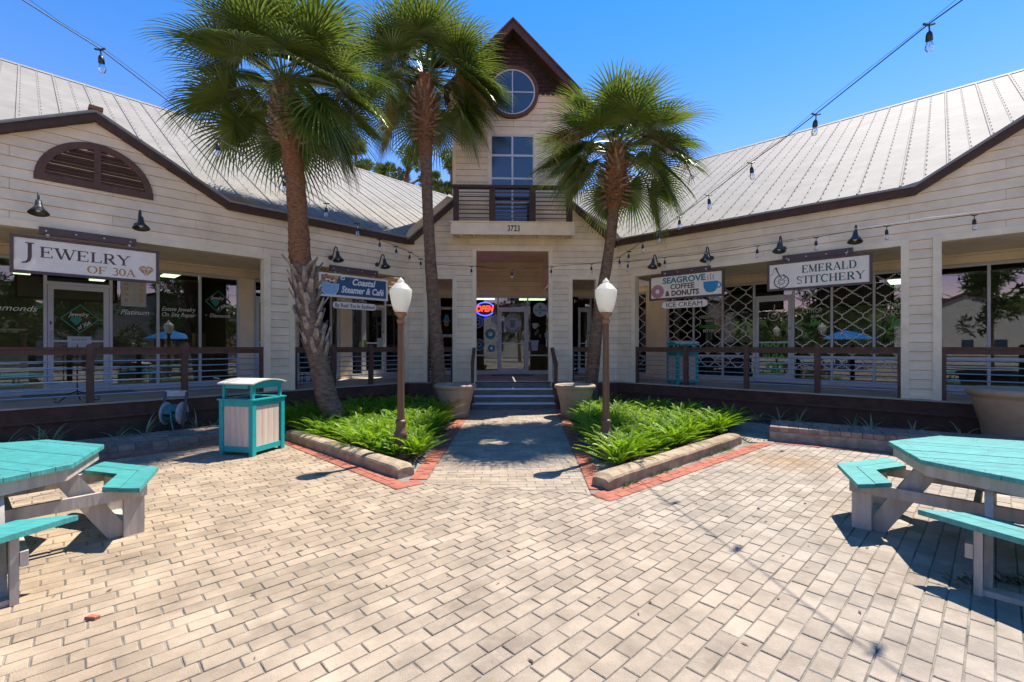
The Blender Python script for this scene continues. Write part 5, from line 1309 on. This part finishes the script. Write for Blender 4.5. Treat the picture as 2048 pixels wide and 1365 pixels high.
# ------------------------------------------------------------------ string lights
def socket_mesh():
    return (B().lathe([(.0, .012), (.013, .01), (.02, -.005), (.024, -.02), (.026, -.065), (.0, -.065)], 12).mesh('socket'),
            B().lathe([(.017, -.065), (.024, -.085), (.031, -.115), (.030, -.135), (.020, -.155), (.0, -.163)], 14).mesh('glass'),
            B().tube([(0, 0, -.085), (.004, 0, -.105), (-.004, 0, -.115), (0, 0, -.13)], .0025, 4).mesh('filament'))
SM, GM, FM = socket_mesh(); SM.materials.append(BLACK); GM.materials.append(CLEAR); FM.materials.append(ORANGEP)
for me in (SM, GM): me.polygons.foreach_set('use_smooth', [True] * len(me.polygons))
def string(a, b_, pts, label, gap=.03, ext=None):
    """a, b_: (u, depth) anchors of the vertical plane that the wire hangs in; pts: wire points (u, v, has bulb)"""
    A = at(a[0], 694, a[1]); D_ = at(b_[0], 694, b_[1]) - A; D_.z = 0
    def hit(u, v):
        r = (u - 1024) / F; dx = r * cy + sy; dy = -r * sy + cy; den = dx * D_.y - dy * D_.x; k = ((A.x - CAM.x) * D_.y - (A.y - CAM.y) * D_.x) / den
        return Vector((CAM.x + dx * k, CAM.y + dy * k, CAM.z + (694 - v) / F * k))
    P_ = [hit(u, v) for u, v, _ in pts]
    if ext: P_ = [P_[0] + (P_[0] - P_[1]).normalized() * ext + Vector((0, 0, .1))] + P_
    t = empty('string_lights', P_[-1], 0, label, 'string lights', 'strings of clear bulbs over the court'); o = P_[-1]
    B().tube([p - o for p in P_], .0055, 5).build('cable', BLACK, t); B().tube([p - o + Vector((0, 0, gap + .015 * math.sin(i * 2.1))) for i, p in enumerate(P_)], .0025, 4).build('support_wire', BLACK, t)
    n_ = len(P_) - len(pts); rr = random.Random(len(pts))
    for (u, v, hb), p in zip(pts, P_[n_:]):
        if not hb: continue
        M = Matrix.Translation(p - o) @ Matrix.Rotation(rr.uniform(-.10, .10), 4, 'Y') @ Matrix.Rotation(rr.uniform(-.1, .1), 4, 'X')
        b0 = B().tube([(0, 0, 0), (.004, 0, -.05), (0, 0, -.075)], .006, 5).tube([(-.05, 0, .0), (0, 0, -.012), (.05, 0, .0)], .010, 5).build('bulb_holder', BLACK, t); b0.matrix_local = M
        for me, nm in ((SM, 'socket'), (GM, 'glass'), (FM, 'filament')): inst(nm, me, None, b0, (0, 0, -.075))
    return t
string((200, 4.5), (862, 11.3), [(45, 0, 0), (120, 48, 0), (200, 98, 1), (320, 190, 0), (435, 277, 1), (505, 322, 0), (568, 353, 1), (653, 407, 1), (714, 447, 1), (759, 479, 1), (792, 493, 1), (820, 505, 1), (841, 518, 1), (862, 528, 0)], 'string of clear bulbs running from the upper left corner to the middle palm', ext=2.)
string((862, 11.3), (1222, 10.8), [(862, 528, 0), (900, 531, 0), (943, 533, 1), (984, 537, 0), (1024, 539, 1), (1064, 537, 0), (1103, 534, 1), (1145, 530, 0), (1183, 528, 1), (1222, 522, 0)], 'string of clear bulbs between the middle palm and the right palm')
string((1858, 3.9), (1222, 10.8), [(1925, 0, 0), (1858, 48, 1), (1740, 142, 0), (1632, 228, 1), (1565, 280, 0), (1502, 325, 1), (1417, 390, 1), (1359, 433, 1), (1317, 462, 1), (1285, 483, 1), (1258, 503, 1), (1238, 515, 1), (1222, 522, 0)], 'string of clear bulbs running from the upper right corner to the right palm', ext=2.)
string((2048, 6.6), (1222, 10.8), [(2120, 405, 0), (2048, 417, 0), (1948, 430, 1), (1860, 441, 0), (1773, 452, 1), (1700, 463, 0), (1632, 475, 1), (1572, 484, 0), (1514, 492, 1), (1463, 501, 0), (1414, 507, 1), (1371, 512, 0), (1329, 515, 1), (1292, 520, 0), (1256, 523, 1), (1222, 524, 0)], 'string of clear bulbs hanging along the front of the right wing', ext=1.)

# ------------------------------------------------------------------ marks on the glass (flat print, set on the panes)
GY = -.022
def wtext(fr, body, m, u, v, size, width, back, shear=0., bold=0., name='window_lettering', tilt=0.):
    x, z = onwall(fr, u, v, back); return text(body, BD[fr], m, x, z - size * .35, back + GY, size, width, shear, bold, name, tilt=tilt, ext=.001)
# jewelry store
wtext('L', 'Diamonds', CHALK, 22, 616, .16, .72, SB, .35); wtext('L', 'Platinum', CHALK, 270, 625, .16, .50, SB, .35)
wtext('L', 'Estate Jewelry', CHALK, 358, 619, .14, .66, SB, .35); wtext('L', 'On Site Repair', CHALK, 358, 630, .14, .66, SB, .35); wtext('L', 'Diamonds', CHALK, 440, 632, .13, .45, SB, .35)
hb_ = B()
for u, v in ((71, 615), (79, 616), (299, 628), (305, 628), (235, 625), (358, 636), (412, 631), (466, 633)):
    x, z = onwall('L', u, v, SB); hb_.xz([(x - .028, z + .01), (x, z - .03), (x + .028, z + .01), (x + .018, z + .024), (x, z + .012), (x - .018, z + .024)], SB + GY, SB + GY + .002)
hb_.build('window_hearts', TEALG, left)
def logo(u, v, s):
    x, z = onwall('L', u, v, SB); b_ = B(); y = SB + GY - .006
    b_.stroke([(x - s, z), (x, z + s), (x + s, z), (x, z - s), (x - s, z)], .022, y, y + .002).xz([(x - s * .55, z - .02), (x - s * .2, z - s * .5), (x + s * .12, z - .02), (x + s * .02, z + .04), (x - s * .44, z + .04)], y, y + .002)
    b_.build('window_emblem', TEALG, left); text('Jewelry', left, CHALK, x - .02, z + .05, y - .002, .12, s * 1.1, shear=.35, ext=.001); text('of 30A', left, CHALK, x + .08, z - .17, y - .002, .11, s * .8, shear=.35, tilt=R(-32), ext=.001)
logo(160, 638, .29); logo(436, 604, .27)
x, z = onwall('L', 267, 578, SB); po = B().box(x - .22, x + .22, SB - .034, SB - .03, z - .40, z + .30).build('poster', mat('poster_paper', (.50, .50, .42), .6, .1, 5), left)
text('30A', po, BRNP, x, z + .20, SB - .036, .11, .24, bold=.004, ext=.001)
for i, m_ in enumerate((GOLD, GREY, ORANGEP)):
    for j in range(4): B().ring(x - .13 + .13 * i, z + .10 - .12 * j, .018, .032, SB - .037, SB - .034, n=10).build('ring_picture', m_, po)
x, z = onwall('L', 160, 683, SB); nt_ = B().box(x - .19, x + .17, SB - .044, SB - .04, z - .16, z + .10).build('hours_notice', mat('pale_paper', (.50, .60, .62), .6, .05, 5), left)
text('HOURS', nt_, BLKP, x - .01, z + .0, SB - .047, .07, .22, ext=.001)
for k in range(3): B().box(x - .13, x + .12, SB - .046, SB - .0445, z - .05 - .03 * k, z - .042 - .03 * k).build('printed_line', GREY, nt_)
# stitchery lattice
lat = B(); bows = B(); cw, chh = .415, .385
def lantern(cx, cz, x0, x1, z1):
    q_ = [(-.5, 0), (-.48, .09), (-.43, .16), (-.36, .205), (-.27, .22), (-.27, .31), (-.18, .31), (-.18, .375), (-.10, .39), (-.04, .44), (0, .5)]
    for sx_ in (-1, 1):
        for sz in (-1, 1):
            P_ = [(cx + sx_ * a * -cw, cz + sz * b_ * chh) for a, b_ in q_]; P_ = [p for p in P_ if x0 < p[0] < x1 and 1.0 < p[1] < z1]
            if len(P_) > 1: lat.stroke(P_, .021, SB - .031, SB - .029)
for xa, xb in ((-1.0 + .05, -.46), (.32, 1.06), (1.12, 1.90), (1.96, 2.73), (3.73, 4.51), (4.57, 5.34), (5.40, 6.17)):
    xm = (xa + xb) / 2
    for j in range(0, 6):
        cz = 3.12 - j * chh
        for dx in (-cw, 0, cw):
            off = 0
            if (1.9 < xm < 1.0) : continue
            if xm > 3.7 and xm < 4.4 and j in (2, 3) and dx == 0: continue
            if 1.1 < xm < 1.9 and j in (2, 3) and dx == 0: continue
            if xm > 5.4 and j in (2, 3) and dx == 0: continue
            lantern(xm + dx, cz, xa, xb, 3.29)
        for dx in (-cw, 0, cw):
            bx_, bz_ = xm + dx, cz - chh / 2
            if 1.3 < bz_ and xa - .01 < bx_ < xb + .01:
                for s1 in (-1, 1):
                    for s2 in (-1, 1): bows.xz([(bx_, bz_), (bx_ + s1 * .05, bz_ + s2 * .012), (bx_ + s1 * .05, bz_ + s2 * .042)][::(s1 * s2)], SB - .033, SB - .031)
lat.build('window_lattice', CHALK, right); bows.build('window_bows', GREENB, right)
wtext('R', 'STITCH', CHALK, 1628, 622, .15, .33, SB, .1); wtext('R', 'by the', CHALK, 1632, 632, .12, .22, SB, .3); wtext('R', 'Sea', GREENB, 1630, 644, .2, .24, SB, .35, .004)
wtext('R', 'NEEDLEPOINT', CHALK, 1418, 634, .13, .55, SB); wtext('R', 'MAKES', CHALK, 1418, 642, .09, .22, SB); wtext('R', 'Everything', GREENB, 1418, 652, .18, .58, SB, .35, .002); wtext('R', 'BETTER', CHALK, 1418, 662, .12, .32, SB)
wtext('R', 'THREAD', CHALK, 1795, 612, .17, .42, SB); wtext('R', 'COLOR', CHALK, 1795, 624, .15, .40, SB); wtext('R', 'Joy', GREENB, 1800, 642, .36, .42, SB, .2, .006)
wtext('R', 'NDLPT', GREENB, 1548, 688, .2, .62, SB - .02, 0, .008); wtext('R', "IN FLA", GREENB, 1548, 712, .13, .52, SB - .02, 0, .004)
x, z = onwall('R', 1548, 632, SB); B().ring(x, z, .125, .14, SB - .047, SB - .045).ring(x, z, .04, .05, SB - .047, SB - .045).stroke([(x, z + .12), (x + .03, z + .30)], .02, SB - .047, SB - .045).build('window_emblem', CHALK, right)
x, z = onwall('R', 1550, 735, SB); bw = B()
for s1 in (-1, 1): bw.ring(x + s1 * .11, z + .02, .05, .10, SB - .047, SB - .045, n=14).xz([(x, z), (x + s1 * .16, z - .16), (x + s1 * .06, z - .17)][::s1], SB - .047, SB - .045)
bw.build('window_bow', GREENB, right)
# coffee shop front
def cdisc(u, v, r, m, nm, r0=0, y=0.): x, z = onwall('C', u, v, CB); return (B().ring(x, z, r0, r, CB - .03 - y, CB - .028 - y, n=28)).build(nm, m, mid), x, z
for u, v, r, m1, m2 in ((955, 645, .21, NAVY, GREY), (981, 668.5, .205, TEALP, WHITE), (958, 690, .205, NAVY, GREY), (983, 697, .145, BLUEP, WHITE), (989, 640, .125, GREY, NAVY), (1175, 667, .0001, NAVY, GREY)):
    if r < .01: continue
    x, z = onwall('C', u, v, CB); o = B().ring(x, z, r * .30, r, CB - .03, CB - .028, n=28).build('donut_decal', m1, mid)
    B().ring(x, z, r * .90, r * .99, CB - .033, CB - .031, n=28).ring(x, z, r * .26, r * .36, CB - .033, CB - .031, n=20).build('outline', m2, o)
o, x, z = cdisc(1025, 648, .315, GREY, 'round_decal'); y = CB - .04; o.location.y = -.02
cupo = B().xz([(x - .075, z - .14), (x + .075, z - .14), (x + .095, z + .09), (x - .095, z + .09)], y - .014, y - .012).box(x - .11, x + .11, y - .014, y - .012, z + .09, z + .13).build('cup_print', mat('cup_grey', (.16, .16, .19), .5), o)
B().xz([(x - .085, z - .07), (x + .085, z - .07), (x + .09, z + .02), (x - .09, z + .02)], y - .017, y - .015).build('sleeve', TEALP, cupo)
def archtext(body, cx, cz, r, a0, a1, size, m, par, y, flip=1):
    n = len(body)
    for i, ch in enumerate(body):
        if ch == ' ': continue
        a = R(a0 + (a1 - a0) * (i + .5) / n); t_ = text(ch, par, m, cx + r * math.cos(a), cz + r * math.sin(a), y, size, bold=.002, ext=.001, name='letter')
        t_.rotation_euler = (R(90), -(a - R(90)) if flip > 0 else -(a + R(90)), 0)
archtext('SEAGROVE', x, z, .225, 158, 22, .10, BLKP, o, y - .016); archtext('COFFEE & DONUTS', x, z, .285, 208, 332, .075, BLKP, o, y - .016, -1)
o, x, z = cdisc(1080, 620, .25, mat('ice_disc', (.42, .50, .56), .5, .04, 8), 'round_decal')
text('ICE CREAM', o, BLUEP, x, z - .05, CB - .034, .10, .40, bold=.004, ext=.001); B().xz([(x - .07, z + .06), (x + .07, z + .06), (x, z + .19)], CB - .034, CB - .031).xz([(x, z - .20), (x + .04, z - .09), (x - .04, z - .09)], CB - .034, CB - .031).build('cone_print', TEALP, o)
for u, v, w in ((1070, 652, .10), (1094, 672, .09)):
    x, z = onwall('C', u, v, CB); B().xz([(x - w, z + .09), (x - w * .8, z - .06), (x - w * .4, z - .10), (x + w * .4, z - .10), (x + w * .8, z - .06), (x + w, z + .09)], CB - .03, CB - .028).ring(x + w, z + .01, .03, .05, CB - .031, CB - .029, -90, 90, 8).build('mug_decal', GREY, mid)
x, z = onwall('C', 1069, 692, CB); B().xz([(x - .10, z - .17), (x + .10, z - .17), (x + .13, z + .12), (x - .13, z + .12)], CB - .03, CB - .028).box(x - .15, x + .15, CB - .031, CB - .029, z + .12, z + .19).build('takeaway_cup_decal', mat('cup_blue_grey', (.36, .42, .52), .5, .04, 8), mid)
for u, v in ((1075, 663), (1080, 672), (1071, 668)): x, z = onwall('C', u, v, CB); B().disc(x, z, .07, CB - .03, CB - .028, 14, .6).build('bean_decal', mat('bean_grey', (.10, .11, .13), .5), mid)
wtext('C', '9', WHITE, 1027, 605, .16, None, CB, 0, .004, 'number'); wtext('C', '10', WHITE, 1151, 603, .16, None, CB - .02, 0, .004, 'number')
wtext('C', 'CHARM DONUTS', WHITE, 905, 617, .13, .9, CB, .15, .004); wtext('C', 'SERVED HERE', WHITE, 905, 672, .13, .8, CB, .15, .004)
x, z = onwall('C', 893, 641, CB); B().xz([(x - .15, z - .06), (x + .15, z - .06), (x + .09, z + .04), (x + .06, z + .19), (x - .05, z + .19), (x - .08, z + .04)], CB - .03, CB - .028).build('mixer_decal', BLUEP, mid); B().ring(x, z - .13, .03, .08, CB - .033, CB - .03).build('donut_decal', ORANGEP, mid)
wtext('L', 'Cafe', CHALK, 719, 602, .16, .3, SB, .2)
x, z = onwall('L', 725, 690, SB); B().disc(x, z, .16, SB - .045, SB - .042, 24).build('round_decal', mat('olive_disc', (.16, .22, .07), .5), left)
x, z = onwall('L', 757, 682, SB); B().box(x - .08, x + .08, SB - .05, SB - .046, z - .2, z + .08).build('notice', mat('pale_blue_paper', (.26, .36, .42), .6), left)
# neon sign
x, z = onwall('C', 972, 619, CB); ns = empty('open_sign', (x - .03, CB - .10, z), 0, 'red and blue lit neon sign reading OPEN in the coffee shop window', 'neon sign')
B().box(-.34, .34, .02, .04, -.22, .22).build('backing', BLACK, ns)
nb = B().stroke(arcpts(0, -.02, .33, .25, 150, 28, 20), .028, -.012, .012).stroke(arcpts(0, .02, .33, .25, 210, 325, 20), .028, -.012, .012); nb.build('blue_tube', NEONB, ns)
text('OPEN', ns, NEONR, .0, -.085, -.02, .28, .60, shear=.25, bold=.006, ext=.008)
# things on the porches
def mat_(fr, u, v, w, d, label):
    x, z = onwall(fr, u, v, SB - .5 if fr != 'C' else CB - .55); b_ = SB - .5 if fr != 'C' else CB - .55
    tag(B().box(-w / 2, w / 2, -d / 2, d / 2, 0, .012).build('doormat', BLACK, loc=toworld(fr, x, b_, DZ)), label, 'doormat').rotation_euler = (0, 0, FROT[fr])
mat_('L', 165, 790, 1.7, .8, 'black doormat outside the jewelry store door'); mat_('R', 1555, 770, 1.5, .7, 'black doormat outside the stitchery door'); mat_('C', 1025, 752, 1.4, .5, 'black doormat outside the coffee shop door')
x, z = onwall('L', 155, 800, .5); e_ = empty('display_easel', toworld('L', x, .55, DZ), FROT['L'], 'black wrought iron easel with curled feet on the left porch', 'easel')
for s in (-1, 1):
    B().tube([(0, 0, .18), (s * .12, -.02, .12), (s * .2, -.04, .04), (s * .24, -.05, .0), (s * .28, -.05, .01), (s * .29, -.05, .05), (s * .26, -.05, .06)], .010, 6).build('leg', BLACK, e_, smooth=True)
B().tube([(0, 0, .18), (.05, .18, .0)], .010, 6).build('leg', BLACK, e_); B().tube([(0, 0, .15), (0, 0, 1.0)], .010, 6).build('stem', BLACK, e_); B().stroke([(-.12, .78), (.12, .78)], .02, -.01, .01).build('tray', BLACK, e_)
tbx = toworld('L', 1.15, 1.9, DZ); tbl = empty('trash_can', tbx, 0, 'small teal can at the back of the left porch beside the lamp post', 'can'); B().lathe([(.14, 0), (.17, 1.0), (.18, 1.02), (.15, 1.02), (.13, .5)], 20).build('body', TEAL, tbl, smooth=True)
# table shapes inside the far left window and porch chairs
for k, (x_, y_) in enumerate(((-1.9, 1.5), (-2.5, 1.3))):
    ch_ = empty('porch_chair', toworld('L', x_, y_, DZ), FROT['L'] + k, ('black porch chair close to the left palm, nearer the cafe window', 'black porch chair at the back corner of the cafe porch')[k], 'chair')
    B().box(-.2, .2, -.2, .2, .42, .45).build('seat', BLACK, ch_); B().box(-.2, .2, .18, .2, .5, .9).build('backrest', BLACK, ch_)
    for a in (-1, 1):
        for b_ in (-1, 1): B().tube([(a * .18, b_ * .18, 0), (a * .18, b_ * .18, .43)], .012, 6).build('leg', BLACK, ch_)

# ------------------------------------------------------------------ pines beyond the roofs
def tree(name, x, y, h, cr, label, m, seed, ls=.12, n=2600, blobs=16, flat=.6, group=None, tm=TRUNK, h0=.45):
    r_ = random.Random(seed); t = empty(name, (x, y, 0), 0, label, 'tree', group)
    B().tube([(0, 0, 0), (r_.uniform(-.2, .2), 0, h * .5), (0, 0, h * .95)], [h * .022, h * .016, h * .006], 8).build('trunk', tm, t, smooth=True)
    br = B(); cl = []
    for k in range(blobs):
        a = r_.uniform(0, 6.28); rr = cr * r_.uniform(.15, .95); z = h * r_.uniform(h0, 1.0); rr *= (1.25 - .75 * (z / h - h0) / (1 - h0)); c = Vector((rr * math.cos(a), rr * math.sin(a), z)); cl.append((c, cr * r_.uniform(.20, .38)))
        br.tube([(0, 0, z - rr * .5), tuple(c * .6 + Vector((0, 0, z - rr * .2)) * .4), tuple(c)], [h * .008, h * .005, h * .002], 5)
    br.build('branches', tm, t); mb = B()
    for i in range(n):
        c, s = cl[i % blobs]; v = Vector((r_.gauss(0, 1), r_.gauss(0, 1), r_.gauss(0, 1))).normalized() * s * r_.uniform(.55, 1.05); v.z *= flat; p = c + v; L_ = ls * r_.uniform(.7, 1.3)
        up = (v.normalized() + Vector((r_.uniform(-.5, .5), r_.uniform(-.5, .5), r_.uniform(.0, .7)))).normalized()
        for k in range(3):
            s_ = up.cross(Vector((r_.uniform(-1, 1), r_.uniform(-1, 1), r_.uniform(-1, 1)))).normalized(); e = (up + s_ * .7).normalized()
            mb.add([p - s_ * L_ * .16, p + s_ * L_ * .16, p + e * L_], [(0, 1, 2)])
    mb.build('crown', m, t); return t
for (u, v, d, cr, lb, sd) in ((662, 292, 34, 2.6, 'tallest green pine crown behind the left roof, right of the leaning palm', 1), (712, 322, 34, 1.3, 'small pine crown just right of the tallest one behind the left roof', 2),
                              (815, 338, 36, 1.9, 'round bright pine crown behind the left roof, left of the middle palm', 3), (775, 356, 38, .9, 'tiny pine top peeping over the left roof ridge', 4), (903, 356, 30, 1.35, 'pine crown squeezed between the middle palm and the tower', 5), (876, 385, 36, .8, 'low pine top just right of the middle palm trunk', 6)):
    p = at(u, v, d); tree('pine_tree', p.x, p.y, p.z + 1.3, cr * 1.25, lb, PINE, sd, .30, 2600, 14, .62, 'pines behind the left roof', h0=.72)

# ------------------------------------------------------------------ the far side of the court, seen mirrored in the shop windows
CREAM = mat('cream_stucco', (.42, .40, .36), .8, .06, 3); RTILE = mat('roof_tile_brown', (.14, .06, .045), .8, .2, 6)
def farhouse(x, y, rz, w, d, h, gh, label):
    t = empty('stucco_building', (x, y, 0), rz, label, 'building'); B().box(-w / 2, w / 2, -d / 2, d / 2, 0, h).build('wall', CREAM, t)
    B().xz([(-w / 2, h), (w / 2, h), (0, h + gh)], -d / 2, d / 2).build('gable_wall', CREAM, t)
    for s in (-1, 1):
        p = [(s * (w / 2 + .4), h - .15), (0, h + gh + .05), (0, h + gh + .3), (s * (w / 2 + .4), h + .1)]; B().xz(p if s < 0 else p[::-1], -d / 2 - .3, d / 2 + .3).build('roof', RTILE, t)
    for k in range(5):
        for z in (1.0, 3.9):
            if z + 1.4 < h: xx = -w / 2 + w * (k + .5) / 5; B().box(xx - .5, xx + .5, d / 2 - .02, d / 2 + .03, z, z + 1.4).build('window', TGLASS, t)
    return t
farhouse(-34, -50, R(-38), 13, 9, 4.6, 3.0, 'cream stucco building with brown gable roof mirrored in the right shop window')
farhouse(4, -52, R(0), 20, 9, 5.5, 3, 'pale stucco building across the road mirrored in the coffee shop glass')
farhouse(32, -32, R(40), 16, 9, 4.5, 2.5, 'low stucco building mirrored in the jewelry store windows')
sd = 40
for x, y, h, cr, lb in ((-14, -30, 8, 3, 'round green tree'), (-6, -33, 9, 3.4, 'broad green tree'), (2, -30, 8, 3, 'green tree straight across the car park'), (9, -34, 10, 3.5, 'tallest green tree across the car park'), (16, -29, 8, 3, 'green tree right of the tallest one'), (22, -22, 9, 3.3, 'large green tree nearer the side road'),
                        (24, -13, 8, 3, 'green tree at the side of the court'), (19, -18, 6, 2.4, 'small green tree near the blue umbrella'), (-19, -22, 7, 2.8, 'green tree behind the paired blue umbrellas'), (-24, -27, 8, 3, 'green tree before the cream gabled building'), (13, -22, 6, 2.4, 'low green tree beside the single blue umbrella'), (28, -26, 9, 3.2, 'far green tree before the low stucco building')):
    sd += 1; tree('broadleaf_tree', x, y, h, cr, lb + ', seen mirrored in the shop glass', TREEL, sd, .42, 1500, 14, .8, 'trees across the car park', h0=.3)
UMB = mat('blue_canvas', (.02, .22, .62), .7, .05, 5)
for i, (x, y) in enumerate(((-15.5, -20.5), (-13.0, -18.0), (14, -17))):
    t = empty('patio_umbrella', (x, y, 0), i, ('blue patio umbrella mirrored in the right shop window, farther one', 'blue patio umbrella mirrored in the right shop window, nearer one', 'blue patio umbrella mirrored in the jewelry store window')[i], 'umbrella')
    B().lathe([(1.6, 2.15), (1.55, 2.2), (.8, 2.55), (.0, 2.8)], 8).build('canopy', UMB, t); B().tube([(0, 0, 0), (0, 0, 2.75)], .03, 8).build('pole', BLACK, t)

# unseen woods added to hide the bright horizon from the shop glass
wm = B(); r_ = random.Random(77)
for k in range(64):
    a = R(150 + 240 * k / 63); D_ = r_.uniform(62, 74); cx_, cz_ = D_ * math.cos(a), D_ * math.sin(a)
    if cz_ > 12: continue
    hh = r_.uniform(6.5, 9.5); c = Vector((cx_, cz_, hh * .45))
    wm.lathe([(0.1, 0), (4.6, 0), (5.2, hh * .4), (3.6, hh * .75), (.1, hh * .9)], 9, c=(cx_, cz_, 0))
    for i in range(420):
        th_, ph_ = r_.uniform(0, 6.28), r_.uniform(-.4, 1.5); n_ = Vector((math.cos(th_) * math.cos(ph_), math.sin(th_) * math.cos(ph_), math.sin(ph_))); p = c + Vector((n_.x * 5.4, n_.y * 5.4, n_.z * hh * .55)) * r_.uniform(.9, 1.12)
        u_ = n_.cross(Vector((r_.uniform(-1, 1), r_.uniform(-1, 1), r_.uniform(-1, 1)))).normalized() * r_.uniform(.35, .8); v_ = n_.cross(u_).normalized() * r_.uniform(.3, .7)
        wm.add([p - u_, p + v_, p + u_ + n_ * .3], [(0, 1, 2)])
tag(wm.build('screen_woods', TREEL, kind='stuff'), 'added green woods screening the bright horizon from the shop glass', 'woods')
